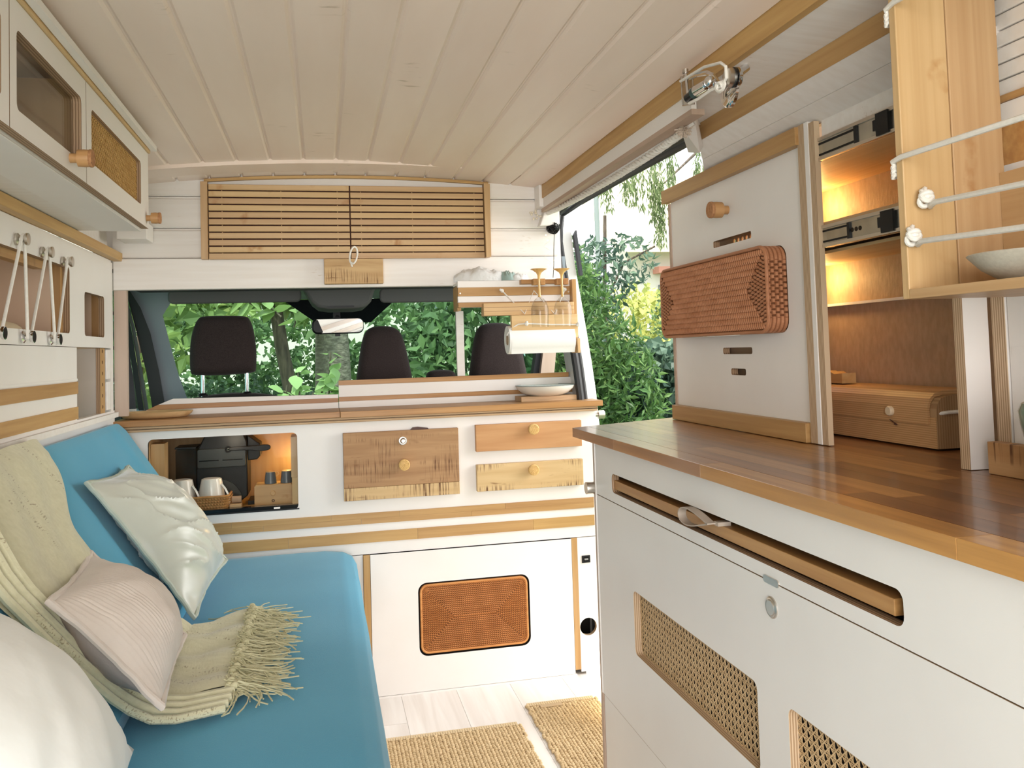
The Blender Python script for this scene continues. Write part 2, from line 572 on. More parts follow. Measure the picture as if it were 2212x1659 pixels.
marble = M('green_marble', (0.10, 0.17, 0.115), 0.22, col2=(0.34, 0.40, 0.31), scale=(26, 26, 14), lo=0.35, hi=0.75, detail=8, distort=1.2, coat=0.3)
stone = M('pale_stoneware', (0.52, 0.49, 0.41), 0.6, col2=(0.46, 0.43, 0.36), scale=(200, 200, 200))
amber = M('amber_glass', (0.85, 0.56, 0.22), 0.08, trans=0.4, coat=0.3)
foil = M('white_plastic_bag', (0.80, 0.80, 0.79), 0.25, alpha=0.78, bump=(40, 0.5, 0.01))
packw = M('white_bag_film', (0.78, 0.77, 0.73), 0.3, bump=(50, 0.4, 0.006))
packd = M('dark_bag_print', (0.05, 0.052, 0.05), 0.35, bump=(50, 0.4, 0.006))
packg = M('green_bag_print', (0.22, 0.27, 0.13), 0.4)
glowglobe = M('glowing_globe', (0.9, 0.88, 0.8), 0.5, emit=((1.0, 0.93, 0.78), 2.6))
warmled = M('warm_led', (1.0, 0.7, 0.3), 0.5, emit=((1.0, 0.55, 0.12), 14.0))
fairyled = M('fairy_led', (1.0, 0.9, 0.7), 0.4, emit=((1.0, 0.88, 0.6), 1.5))
mirror = M('mirror_glass', (0.85, 0.86, 0.85), 0.02, 1.0)
bark = M('grey_bark', (0.16, 0.125, 0.095), 0.9, col2=(0.07, 0.055, 0.045), scale=(30, 30, 6), bump=((30, 30, 8), 0.8, 0.02))
paleb = M('pale_bark', (0.30, 0.27, 0.22), 0.9, col2=(0.15, 0.13, 0.11), scale=(16, 16, 30), bump=((20, 20, 40), 0.8, 0.02))
housew = M('house_render', (0.72, 0.70, 0.64), 0.8)
houser = M('house_roof_tile', (0.42, 0.10, 0.06), 0.8)
houseg = M('house_window', (0.12, 0.16, 0.18), 0.2)


def glass(name, tint, ior=1.41):
    m = bpy.data.materials.new(name)
    m.use_nodes = True
    nt = m.node_tree
    nt.nodes.remove(nt.nodes['Principled BSDF'])
    t = N(nt, 'ShaderNodeBsdfTransparent')
    t.inputs[0].default_value = (*tint, 1)
    g = N(nt, 'ShaderNodeBsdfGlossy')
    g.inputs['Roughness'].default_value = 0.02
    # same reflection from either side of the thin sheet
    lw = N(nt, 'ShaderNodeLayerWeight')
    pw_ = N(nt, 'ShaderNodeMath', operation='POWER')
    pw_.inputs[1].default_value = 4.0
    nt.links.new(lw.outputs['Facing'], pw_.inputs[0])
    fr = N(nt, 'ShaderNodeMath', operation='MULTIPLY_ADD')
    r0 = ((ior - 1) / (ior + 1)) ** 2
    fr.inputs[1].default_value = 0.55
    fr.inputs[2].default_value = r0
    nt.links.new(pw_.outputs[0], fr.inputs[0])
    mx = N(nt, 'ShaderNodeMixShader')
    nt.links.new(fr.outputs[0], mx.inputs[0])
    nt.links.new(t.outputs[0], mx.inputs[1])
    nt.links.new(g.outputs[0], mx.inputs[2])
    nt.links.new(mx.outputs[0], nt.nodes['Material Output'].inputs[0])
    return m


autoglass = glass('tinted_windscreen_glass', (0.80, 0.90, 0.85), 1.2)
sideglass = glass('tinted_side_glass', (0.48, 0.66, 0.64), 1.25)
acryl = glass('clear_acrylic', (0.95, 0.95, 0.93), 1.12)
smoke = glass('smoky_tank', (0.62, 0.58, 0.54))
sheer = glass('drinking_glass', (0.965, 0.965, 0.96), 1.22)


def leafmat(name, c1, c2, c3, sc=2.0, tl=0.35):
    m = bpy.data.materials.new(name)
    m.use_nodes = True
    nt = m.node_tree
    nt.nodes.remove(nt.nodes['Principled BSDF'])
    tcn = N(nt, 'ShaderNodeTexCoord')
    ge = N(nt, 'ShaderNodeNewGeometry')
    t = N(nt, 'ShaderNodeTexNoise')
    t.inputs['Scale'].default_value = sc
    nt.links.new(tcn.outputs['Object'], t.inputs['Vector'])
    ad = N(nt, 'ShaderNodeMath', operation='MULTIPLY_ADD')
    ad.inputs[1].default_value = 0.5
    nt.links.new(ge.outputs['Random Per Island'], ad.inputs[0])
    nt.links.new(t.outputs['Fac'], ad.inputs[2])
    r = N(nt, 'ShaderNodeValToRGB')
    e = r.color_ramp.elements
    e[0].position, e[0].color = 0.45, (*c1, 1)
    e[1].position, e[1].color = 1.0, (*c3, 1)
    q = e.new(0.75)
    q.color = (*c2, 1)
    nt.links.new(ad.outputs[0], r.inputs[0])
    d = N(nt, 'ShaderNodeBsdfPrincipled')
    d.inputs['Roughness'].default_value = 0.45
    d.inputs['Specular IOR Level'].default_value = 0.35
    l = N(nt, 'ShaderNodeBsdfTranslucent')
    nt.links.new(r.outputs[0], d.inputs['Base Color'])
    nt.links.new(r.outputs[0], l.inputs[0])
    mx = N(nt, 'ShaderNodeMixShader')
    mx.inputs[0].default_value = tl
    nt.links.new(d.outputs[0], mx.inputs[1])
    nt.links.new(l.outputs[0], mx.inputs[2])
    nt.links.new(mx.outputs[0], nt.nodes['Material Output'].inputs[0])
    return m


leafA = leafmat('mid_green_leaves', (0.050, 0.091, 0.039), (0.111, 0.198, 0.080), (0.212, 0.334, 0.136))
leafB = leafmat('fresh_green_leaves', (0.116, 0.182, 0.063), (0.267, 0.383, 0.133), (0.526, 0.615, 0.233))
leafC = leafmat('blue_green_ivy_leaves', (0.046, 0.087, 0.067), (0.098, 0.173, 0.127), (0.200, 0.296, 0.204))
leafD = leafmat('yellow_green_leaves', (0.254, 0.319, 0.095), (0.529, 0.565, 0.183), (0.842, 0.804, 0.304))
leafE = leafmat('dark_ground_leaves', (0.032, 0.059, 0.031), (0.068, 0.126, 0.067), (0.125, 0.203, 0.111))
leafF = leafmat('hanging_conifer_needles', (0.116, 0.169, 0.076), (0.224, 0.306, 0.134), (0.367, 0.433, 0.209))
leafG = leafmat('pale_sapling_leaves', (0.229, 0.336, 0.138), (0.361, 0.507, 0.217), (0.523, 0.651, 0.296))
leafH = leafmat('feathery_green_leaves', (0.045, 0.105, 0.035), (0.085, 0.185, 0.055), (0.17, 0.29, 0.09))
grassm = M('grass_ground', (0.10, 0.17, 0.05), 0.95, col2=(0.16, 0.20, 0.08), scale=(6, 6, 6))
# ================================================================== the setting
def zfront(x):
    return 1.777 - 0.078 * (x - 0.12) ** 2


def dmain(x):
    return 0.018 - 0.026 * min(1.0, max(0.0, (x - 0.1) / 0.675))


# floor -------------------------------------------------------------
fl = bx('floor', -0.72, 1.06, -0.5, 3.3, -0.05, -0.002, whiteplank, kind='structure')
fw_ = 0.188
k = 0
x = -0.70
while x < 1.05:
    cuts = [-0.5, [0.6, 1.3, 1.0][k % 3], [2.2, 2.75, 2.45][k % 3], 3.28]
    for a, b in zip(cuts, cuts[1:]):
        bx('plank', x + 0.0006, min(x + fw_, 1.055) - 0.0006, a + 0.0006, b - 0.0006, -0.004, 0.0, laminate, fl)
    x += fw_
    k += 1

# ceiling -----------------------------------------------------------
cb = MB()
xs = [-0.66 + i * 0.06 for i in range(25)]
sec = [(x, zfront(x) + dmain(x) + 0.0055) for x in xs]
cb.prism(sec + [(xs[-1], 2.0), (xs[0], 2.0)], 'y', -0.5, 2.80)
cb.prism([(x, zfront(x) + 0.0065) for x, z in sec] + [(xs[-1], 2.0), (xs[0], 2.0)], 'y', 2.80, 2.945)
ceil = obj('ceiling', cb, ceilmat, kind='structure')
p0 = 0.0575 - 0.1027 * 7
for i in range(15):
    xa, xb = p0 + i * 0.1027, p0 + (i + 1) * 0.1027
    if xb > 0.80:
        xb = 0.79
    if xa > 0.74:
        break
    g = 0.0082
    mb = MB()
    prof = [(xa + 0.0022, 0.0045), (xa + g, 0.0), (xb - g, 0.0), (xb - 0.0022, 0.0045), (xb - 0.0022, 0.012), (xa + 0.0022, 0.012)]
    rows = [(-0.5, 1.0), (2.83, 1.0), (2.97, 0.0)]
    vs = []
    for y, dz in rows:
        vs += [(px, y, zfront(px) + dz * dmain(px) + pz) for px, pz in prof]
    fs = []
    for r in range(2):
        for q in range(6):
            fs.append((r * 6 + q, r * 6 + (q + 1) % 6, r * 6 + 6 + (q + 1) % 6, r * 6 + 6 + q))
    fs += [tuple(range(5, -1, -1)), tuple(range(12, 18))]
    obj('plank', mb.add(vs, fs), ceilmat, ceil)
# thin timber lath that follows the arched front end of the ceiling
mb = MB()
seg = 24
pts = [-0.37 + 0.96 * i / seg for i in range(seg + 1)]
top = [(x, zfront(x) - 0.0005) for x in pts]
bot = [(x, zfront(x) - 0.010) for x in pts]
mb.prism(top + bot[::-1], 'y', 2.955, 2.972)
obj('trim_1', mb, oak['x'], kind='structure')

# front wall above the cab opening -----------------------------------
wf = bx('wall_front', -0.72, 0.86, 2.990, 3.005, 1.393, 1.80, white, kind='structure')
for za, zb, x1 in ((1.4965, 1.5945, 0.842), (1.5965, 1.7005, 0.842), (1.7025, 1.80, 0.842)):
    mb = MB()
    mb.prism([(2.990, za), (2.974, za), (2.970, za + 0.004), (2.970, zb - 0.009), (2.975, zb - 0.004), (2.975, zb), (2.990, zb)], 'x', -0.655, x1)
    obj('plank', mb, whiteplank, wf)
bx('fascia_board', -0.654, 0.842, 2.962, 2.990, 1.392, 1.494, whiteplank, wf, bevel=0.003)
# white facing that runs on down to the right, behind the glass rack
bx('panel', 0.80, 0.852, 3.10, 3.115, 1.300, 1.40, white, wf)

# left wall ----------------------------------------------------------
wl = bx('wall_left', -0.90, -0.87, -0.5, 3.0, 0.0, 1.95, cabin_in, kind='structure')
mb = MB().prism([(-0.70, 1.515), (-0.70, 1.80), (-0.69, 1.80), (-0.668, 1.515)], 'y', -0.5, 2.965)
obj('panel', mb, whiteplank, wl)
bx('panel', -0.668, -0.652, -0.5, 2.962, 0.0, 1.006, white, wl)
# board ends of the corner pillar, seen as small dark notches
bx('corner_board', -0.672, -0.654, 2.925, 2.958, 1.0, 1.48, whiteplank, wl)
for z in (1.455, 1.318, 1.206, 1.105, 1.01):
    bx('notch', -0.658, -0.6525, 2.958, 2.964, z - 0.006, z + 0.006, darkvoid, wl)
for za, zb in ((1.012, 1.100), (1.108, 1.20)):
    bx('plank', -0.664, -0.6535, 2.872, 2.922, za, zb, whiteplank, wl, bevel=0.002)
# small white box in the corner below the wall cupboard
bx('cable_cover', -0.62, -0.53, 2.86, 2.968, 1.545, 1.60, white, wl, bevel=0.003)
bx('trim_2', -0.654, -0.615, 2.972, 2.995, 0.985, 1.392, pinkwall, kind='structure')

# right wall behind kitchen and cupboard ------------------------------
wr_ = bx('wall_right', 1.215, 1.235, -0.5, 2.07, -0.05, 1.95, hdf, kind='structure')
# upper sloping lining: three runs between ceiling and wall cupboard


def quadslab(name, a, b, c, d, th, mat, parent):
    # a,b lower edge (front,rear); c,d upper edge (rear,front), thickness outwards
    A, B_, C, D = map(Vector, (a, b, c, d))
    n = (B_ - A).cross(D - A).normalized() * th
    if n.x < 0:
        n = -n
    mb = MB().hexa([A, B_, C, D, A + n, B_ + n, C + n, D + n])
    return obj(name, mb, mat, parent)


quadslab('panel', (0.893, 1.885, 1.688), (0.893, 1.055, 1.688), (0.778, 1.055, 1.697), (0.778, 1.655, 1.697), 0.012, whiteplank, wr_)
quadslab('panel', (0.945, 1.970, 1.6245), (0.945, 1.055, 1.6245), (0.8985, 1.055, 1.649), (0.8985, 1.888, 1.649), 0.012, whiteplank, wr_)
quadslab('panel', (0.993, 2.060, 1.600), (0.993, 1.055, 1.600), (0.9455, 1.055, 1.624), (0.9455, 1.971, 1.624), 0.012, whiteplank, wr_)
bx('panel', 0.990, 1.0, 1.055, 1.518, 1.5668, 1.602, whiteplank, wr_)
for q in range(9):
    bx('plank', 0.986, 0.996, 0.2, 1.12, 1.512 + q * 0.0245, 1.512 + q * 0.0245 + 0.0225, whiteplank, wr_, bevel=0.002)
bx('ledge', 0.978, 0.996, 0.2, 1.12, 1.500, 1.510, oak['y'], wr_)
bx('rail', 0.982, 0.996, 0.2, 1.12, 1.469, 1.4995, white, wr_)
bx('rail', 0.982, 0.996, 0.2, 1.12, 1.38, 1.408, white, wr_)
bx('infill', 0.990, 0.996, 0.2, 1.12, 1.409, 1.4685, rattan3, wr_)
bx('light_closure', 0.80, 0.815, -0.5, 3.2, 1.702, 1.97, white, wr_)  # unseen plate added to stop daylight leaking in above the ceiling trim
bx('light_closure', 1.02, 1.035, -0.5, 2.06, 1.61, 1.97, white, wr_)  # second unseen plate, also added to keep daylight out
bx('roof_skin', -0.95, 1.035, -0.5, 3.3, 1.97, 1.985, white, wr_)
# timber strip along that slope
quadslab('trim_3', (0.898, 1.887, 1.6495), (0.898, 1.055, 1.6495), (0.892, 1.055, 1.6875), (0.892, 1.887, 1.6875), 0.016, oak['y'], None)['kind'] = 'structure'
# timber strip at ceiling
quadslab('trim_4', (0.772, 2.955, 1.694), (0.772, 1.055, 1.694), (0.772, 1.055, 1.752), (0.772, 2.955, 1.752), 0.016, oak['y'], None)['kind'] = 'structure'
# boxed valance over the sliding door
v = thing('trim_5', None, None, (0.80, 2.3, 1.65), kind='structure')
bx('front_board', 0.776, 0.788, 1.66, 2.93, 1.660, 1.697, white, v)
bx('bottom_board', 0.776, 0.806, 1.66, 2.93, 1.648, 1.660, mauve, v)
quadslab('header_panel', (0.806, 2.93, 1.650), (0.806, 1.72, 1.650), (0.888, 1.86, 1.690), (0.888, 2.985, 1.690), 0.008, white, v)
mb = MB().prism([(0.762, 1.664), (0.795, 1.664), (0.795, 1.756), (0.762, 1.756)], 'y', 2.90, 2.968)
obj('end_block', mb, white, v, bevel=0.003)
mb = MB().prism([(0.768, 1.600), (0.838, 1.600), (0.842, 1.668), (0.792, 1.664)], 'y', 2.925, 2.968)
obj('end_block', mb, white, v, bevel=0.003)
mb = MB().hexa([(0.790, 1.758, 1.655), (0.790, 1.682, 1.668), (0.90, 1.887, 1.621), (0.90, 1.953, 1.637), (0.795, 1.76, 1.70), (0.795, 1.690, 1.70), (0.915, 1.90, 1.64), (0.915, 1.97, 1.66)])
obj('end_block', mb, white, v)

# sliding door opening: seal and body edge ----------------------------
d1 = thing('door_1', None, None, (0.95, 3.02, 0.0), kind='structure')
sealp = [(0.903, 1.94, 1.690), (0.893, 2.4, 1.692), (0.890, 2.90, 1.694), (0.884, 2.98, 1.688), (0.862, 3.02, 1.660), (0.853, 3.02, 1.61), (0.850, 3.02, 1.558), (0.860, 3.02, 1.472), (0.877, 3.02, 1.352), (0.897, 3.02, 1.215), (0.913, 3.02, 1.095), (0.924, 3.02, 0.993), (0.945, 3.02, 0.7), (0.955, 3.02, 0.2), (0.955, 3.02, -0.02)]
obj('seal', MB().tube(sealp, 0.0145, 8), rubber, d1, smooth=True)
sp2 = [(p[0] + 0.026, p[1] + 0.03, p[2] - (0.0 if i > 3 else 0.012)) for i, p in enumerate(sealp)]
obj('seal', MB().tube(sp2, 0.011, 8), rubber, d1, smooth=True)
mb = MB()
body = [(0.855, 1.63), (0.868, 1.472), (0.886, 1.352), (0.906, 1.215), (0.922, 1.095), (0.934, 0.993), (0.955, 0.7), (0.965, -0.02)]
outer = [(b[0] + 0.066, b[1]) for b in body]
mb.prism(body + outer[::-1], 'y', 3.055, 3.20)
obj('door_pillar', mb, carwhite, d1, bevel=0.006)
mb = MB().prism([(0.936, 1.60), (0.955, 1.43), (0.945, 1.43), (0.925, 1.58)], 'y', 3.03, 3.055)
obj('latch_plate', mb, darktrim, d1)
# body side behind cab, right
bx('sill', 0.98, 1.10, 2.0, 3.2, -0.12, 0.0, darktrim, d1)

# ================================================================== driver's cab, seen over the cabinet
cab = thing('wall_cab', None, None, (0.1, 3.6, 0.9), kind='structure')
# roof lining edge
bx('roof_lining', -0.95, 0.885, 3.02, 4.30, 1.44, 1.50, greytrim, cab)
bx('header_strip', -0.60, 0.86, 3.05, 3.12, 1.395, 1.44, darktrim, cab)
# cab floor, dashboard, sides
bx('cab_floor', -0.95, 1.05, 3.30, 4.7, -0.1, 0.0, darktrim, cab)
mb = MB().prism([(4.15, 0.0), (4.10, 0.86), (4.25, 0.93), (4.75, 0.90), (4.75, 0.0)], 'x', -0.9, 1.05)
obj('dashboard', mb, darktrim, cab)
bx('niche_back', -0.775, -0.765, 2.40, 2.955, 0.99, 1.205, cabin_in, wl)
bx('niche_side', -0.765, -0.672, 2.905, 2.915, 0.99, 1.205, white, wl)
# driver's door, left
mb = MB()
mb.prism([(3.02, 0.0), (3.02, 0.95), (4.4, 0.93), (4.4, 0.0)], 'x', -0.88, -0.82)
obj('door_panel', mb, darktrim, cab)
mb = MB()
mb.hexa([(-0.90, 3.95, 0.93), (-0.60, 3.95, 0.93), (-0.62, 4.05, 0.93), (-0.90, 4.05, 0.93), (-0.90, 3.50, 1.45), (-0.64, 3.5, 1.45), (-0.66, 3.60, 1.45), (-0.90, 3.60, 1.45)])


def apillar(name, pts, mat):
    # pts: list of (xl, xr, y, z), thin shell 4 cm deep
    mb = MB()
    vs, fs = [], []
    for xl, xr, y, z in pts:
        vs += [(xl, y, z), (xr, y, z), (xr - 0.01, y + 0.05, z), (xl, y + 0.05, z)]
    n = len(pts)
    for i in range(n - 1):
        for k in range(4):
            fs.append((i * 4 + k, i * 4 + (k + 1) % 4, i * 4 + 4 + (k + 1) % 4, i * 4 + 4 + k))
    fs += [(3, 2, 1, 0), tuple(n * 4 - 4 + k for k in range(4))]
    return obj(name, mb.add(vs, fs), mat, cab, smooth=True)


apillar('windscreen_pillar', [(-0.735, -0.42, 3.6, 1.455), (-0.725, -0.575, 3.6, 1.40), (-0.70, -0.612, 3.6, 1.34), (-0.665, -0.585, 3.6, 1.22), (-0.635, -0.555, 3.6, 1.10), (-0.610, -0.515, 3.6, 0.98)], greytrim)
apillar('door_seal', [(-0.745, -0.728, 3.58, 1.437), (-0.728, -0.690, 3.58, 1.37), (-0.705, -0.655, 3.58, 1.27), (-0.672, -0.625, 3.58, 1.12), (-0.650, -0.602, 3.58, 0.97)], rubber)
apillar('door_frame', [(-0.742, -0.735, 3.57, 1.39), (-0.722, -0.708, 3.57, 1.29), (-0.702, -0.688, 3.57, 1.15), (-0.678, -0.662, 3.57, 0.97)], midtrim)
apillar('door_frame', [(-0.760, -0.742, 3.565, 1.39), (-0.745, -0.722, 3.565, 1.29), (-0.722, -0.702, 3.565, 1.15), (-0.698, -0.678, 3.565, 0.97)], rubber)
# right-hand pillar and door seen under the paper roll
apillar('windscreen_pillar', [(0.93, 0.985, 3.55, 1.44), (0.915, 0.965, 3.55, 1.24), (0.88, 0.935, 3.55, 1.05), (0.86, 0.925, 3.55, 0.95)], darktrim)
apillar('door_frame', [(0.945, 1.02, 3.52, 1.44), (0.935, 0.990, 3.52, 1.24), (0.905, 0.965, 3.52, 1.05), (0.89, 0.95, 3.52, 0.95)], pinkwall)
apillar('window_post', [(0.86, 0.885, 3.70, 1.44), (0.855, 0.88, 3.70, 1.24), (0.85, 0.872, 3.70, 0.95)], darktrim)
# windows
w1 = obj('window_1', MB().hexa([(-0.95, 4.85, 0.85), (1.15, 4.85, 0.85), (1.15, 4.856, 0.85), (-0.95, 4.856, 0.85), (-0.75, 4.30, 1.475), (0.95, 4.30, 1.475), (0.95, 4.306, 1.475), (-0.75, 4.306, 1.475)]), autoglass, kind='structure')
w2 = obj('window_2', MB().hexa([(-0.860, 3.0, 0.93), (-0.855, 3.0, 0.93), (-0.855, 4.4, 0.93), (-0.860, 4.4, 0.93), (-0.80, 3.0, 1.46), (-0.795, 3.0, 1.46), (-0.795, 3.9, 1.46), (-0.80, 3.9, 1.46)]), sideglass, kind='structure')
w3 = obj('window_3', MB().hexa([(0.975, 3.62, 0.93), (0.980, 3.62, 0.93), (1.045, 4.5, 0.93), (1.040, 4.5, 0.93), (0.93, 3.62, 1.46), (0.935, 3.62, 1.46), (0.985, 4.1, 1.46), (0.98, 4.1, 1.46)]), sideglass, kind='structure')
# black sensor patch printed on the windscreen behind the mirror


def on_screen(x, z, off=-0.004):
    y = 4.85 + (z - 0.85) / 0.625 * (-0.55)
    return (x, y + off, z)


mb = MB()
A = [(-0.20, 1.44), (0.37, 1.44), (0.36, 1.425), (0.25, 1.325), (-0.02, 1.325), (-0.16, 1.425)]
mb.add([on_screen(*p) for p in A] + [on_screen(p[0], p[1], -0.008) for p in A], [tuple(range(6)), tuple(range(11, 5, -1))] + [(i, (i + 1) % 6, (i + 1) % 6 + 6, i + 6) for i in range(6)])
obj('sensor_patch', mb, blackgloss, w1)


def soft_box(x0, x1, y0, y1, z0, z1, r, axis='y'):
    return MB().prism(rr(x0, x1, z0, z1, r), axis, y0, y1)


# overhead console: rounded tray shape
con = [(-0.075, 1.440), (-0.062, 1.418), (-0.035, 1.372), (-0.01, 1.352), (0.03, 1.345), (0.135, 1.345), (0.175, 1.352), (0.198, 1.372), (0.212, 1.415), (0.222, 1.440)]
oc = obj('overhead_console', MB().prism(con, 'y', 3.45, 3.75), midtrim, bevel=0.012, smooth=True, label='dark grey overhead console above the rear-view mirror', cat='console')
bx('vent_slot', 0.03, 0.13, 3.445, 3.452, 1.350, 1.356, blackp, oc)
# sun visors
mb = MB().prism(rr(-0.575, -0.075, 1.378, 1.432, 0.02), 'y', 3.49, 3.515)
obj('sun_visor', mb, midtrim, bevel=0.006, smooth=True, label='grey sun visor folded up above the driver headrest on the left', cat='sun visor')
mb = MB().prism(rr(0.235, 0.76, 1.368, 1.428, 0.02), 'y', 3.49, 3.515)
obj('sun_visor', mb, midtrim, bevel=0.006, smooth=True, label='grey sun visor folded up to the right of the overhead console', cat='sun visor')
# rear-view mirror
rm = thing('rear_view_mirror', 'small rounded rear-view mirror in a black frame below the overhead console', 'mirror', (0.077, 4.1, 1.26))
mp = lambda p: p
obj('housing', MB().prism(rr(-0.043, 0.198, 1.262, 1.336, 0.028), 'y', 4.10, 4.125), blackp, rm, bevel=0.008, smooth=True)
ml_ = rr(-0.038, 0.193, 1.267, 1.331, 0.024)
tilt = lambda x, z, o: (x, 4.088 + (x - 0.077) * -0.15 - (z - 1.30) * 0.06 + o, z)
mb = MB().add([tilt(p[0], p[1], 0) for p in ml_] + [tilt(p[0], p[1], 0.004) for p in ml_], [tuple(range(len(ml_))), tuple(range(2 * len(ml_) - 1, len(ml_) - 1, -1))] + [(i, (i + 1) % len(ml_), (i + 1) % len(ml_) + len(ml_), i + len(ml_)) for i in range(len(ml_))])
mo = obj('glass', mb, mirror, rm)
obj('stem', MB().box(0.058, 0.090, 4.12, 4.30, 1.335, 1.365).tube([(0.076, 4.12, 1.34), (0.076, 4.36, 1.41)], 0.012), blackp, rm)
obj('switch_tab', MB().box(0.063, 0.088, 4.10, 4.12, 1.250, 1.262), blackp, rm)
# seat belt on the left pillar
sb = thing('seat_belt', 'dark seat belt with a buckle guide hanging by the left door window', 'seat belt', (-0.70, 3.30, 0.95))
obj('strap', MB().ribbon([(-0.655, 3.26, 0.93), (-0.672, 3.28, 1.10), (-0.694, 3.30, 1.245)], (0.018, 0.03, 0), 0.001), darktrim, sb)
obj('strap', MB().ribbon([(-0.69, 3.28, 0.93), (-0.694, 3.29, 1.09), (-0.70, 3.30, 1.245)], (0.014, 0.03, 0), 0.001), darktrim, sb)
obj('height_adjuster', MB().hexa([(-0.715, 3.28, 1.20), (-0.695, 3.28, 1.20), (-0.695, 3.32, 1.20), (-0.715, 3.32, 1.20), (-0.722, 3.28, 1.31), (-0.712, 3.28, 1.33), (-0.712, 3.32, 1.33), (-0.722, 3.32, 1.31)]), blackp, sb)
obj('buckle_guide', MB().tube([(-0.71, 3.28, 1.24), (-0.698, 3.275, 1.228), (-0.684, 3.28, 1.236), (-0.69, 3.29, 1.255)], 0.006, 8, closed=True), steel, sb, smooth=True)

# seats ------------------------------------------------------------------


def cushion(prof, y0, y1, n=4, round_=0.03):
    """outline in XZ (list), pillowed in Y"""
    cx = sum(p[0] for p in prof) / len(prof)
    cz = sum(p[1] for p in prof) / len(prof)
    mb = MB()
    lay = []
    for i in range(n + 1):
        t = i / n
        s_ = 1 - round_ * (1 - math.sin(t * math.pi / 2)) / 0.1
        lay.append((y0 + (1 - math.cos(t * math.pi / 2)) * 0 + (y1 - y0) * 0.5 * t * t, s_))
    full = [(y, s) for y, s in lay] + [(y1 - (y - y0), s) for y, s in lay[::-1][1:]]
    m = len(prof)
    vs, fs = [], []
    for y, s in full:
        vs += [(cx + (p[0] - cx) * s, y, cz + (p[1] - cz) * s) for p in prof]
    for i in range(len(full) - 1):
        for k in range(m):
            fs.append((i * m + k, i * m + (k + 1) % m, (i + 1) * m + (k + 1) % m, (i + 1) * m + k))
    fs += [tuple(range(m - 1, -1, -1)), tuple((len(full) - 1) * m + k for k in range(m))]
    return mb.add(vs, fs)


def smoothp(pts, it=3):
    for _ in range(it):
        o = []
        for i in range(len(pts)):
            a, b = pts[i], pts[(i + 1) % len(pts)]
            o += [(a[0] * .75 + b[0] * .25, a[1] * .75 + b[1] * .25), (a[0] * .25 + b[0] * .75, a[1] * .25 + b[1] * .75)]
        pts = o
    return pts


s1 = thing('driver_seat', 'dark seat with separate headrest on two chrome posts, left in the cab', 'car seat', (-0.38, 3.5, 0.0))
hr = smoothp([(-0.500, 1.120), (-0.497, 1.24), (-0.470, 1.322), (-0.44, 1.330), (-0.30, 1.328), (-0.272, 1.318), (-0.252, 1.235), (-0.250, 1.118), (-0.262, 1.098), (-0.49, 1.096)], 2)
obj('headrest', cushion(hr, 3.45, 3.56), seatfab, s1, smooth=True)
for xx in (-0.452, -0.288):
    obj('headrest_post', MB().tube([(xx, 3.50, 1.01), (xx, 3.50, 1.11)], 0.008, 10), chrome, s1, smooth=True)
    obj('post_guide', MB().lathe([(0.018, 0), (0.018, 0.006), (0.012, 0.012)], (xx, 3.50, 1.018), 'z', 12), blackp, s1)
bk = smoothp([(-0.60, 0.45), (-0.60, 0.92), (-0.53, 1.005), (-0.40, 1.028), (-0.25, 1.025), (-0.13, 1.0), (-0.08, 0.92), (-0.08, 0.45)], 2)
obj('backrest', cushion(bk, 3.44, 3.58), seatfab, s1, smooth=True)
bx('seat_base', -0.58, -0.10, 3.45, 4.0, 0.0, 0.45, seatfab, s1, bevel=0.03)


def bench_seat(name, label, x0, x1, top):
    s = thing(name, label, 'car seat', ((x0 + x1) / 2, 3.5, 0.0))
    w = x1 - x0
    o = smoothp([(x0 - 0.015, 0.45), (x0 - 0.012, 0.99), (x0 + 0.008, 1.12), (x0 + 0.028, top - 0.035), (x0 + 0.055, top - 0.002), (x0 + w * .5, top + 0.004), (x1 - 0.062, top - 0.002), (x1 - 0.028, top - 0.03), (x1 - 0.004, 1.13), (x1 + 0.02, 0.99), (x1 + 0.02, 0.45)], 2)
    obj('backrest', cushion(o, 3.45, 3.57), seatfab, s, smooth=True)
    bx('seat_base', x0 - 0.02, x1 + 0.02, 3.45, 4.0, 0.0, 0.45, seatfab, s, bevel=0.03)
    return s


bench_seat('passenger_seat', 'tall dark cab seat back with built-in headrest, in front of the tree trunk', 0.135, 0.352, 1.272)
bench_seat('passenger_seat', 'tall dark cab seat back partly hidden behind the paper towel roll', 0.598, 0.832, 1.274)
hb = thing('head_cushion', 'low dark cushioned rest between the two passenger seats', 'car seat', (0.475, 3.5, 0.9))
obj('cushion', cushion(smoothp([(0.410, 0.9), (0.412, 1.06), (0.430, 1.089), (0.525, 1.088), (0.543, 1.06), (0.548, 0.9)], 2), 3.45, 3.56), seatfab, hb, smooth=True)

# ================================================================== outdoors
gr = obj('ground', MB().box(-30, 40, -10, 40, -0.75, -0.65), grassm, kind='structure')


def leaf_into(v, f, c, d, up, L, Wd):
    """folded kite leaf: 4 points, 2 tris"""
    s_ = d.cross(up)
    if s_.length < 1e-5:
        return
    s_ = s_.normalized() * (Wd * 0.5)
    n = s_.cross(d).normalized()
    b = len(v)
    mid = c + d * (L * 0.42)
    v += [tuple(c), tuple(mid + s_ + n * (Wd * 0.12)), tuple(c + d * L - n * (L * 0.08)), tuple(mid - s_ + n * (Wd * 0.12))]
    f += [(b, b + 1, b + 2), (b, b + 2, b + 3)]


rnd = random.Random(11)


def rdir(droop=0.0):
    d = Vector((rnd.gauss(0, 1), rnd.gauss(0, 1), rnd.gauss(0, 1) - droop))
    return d.normalized()


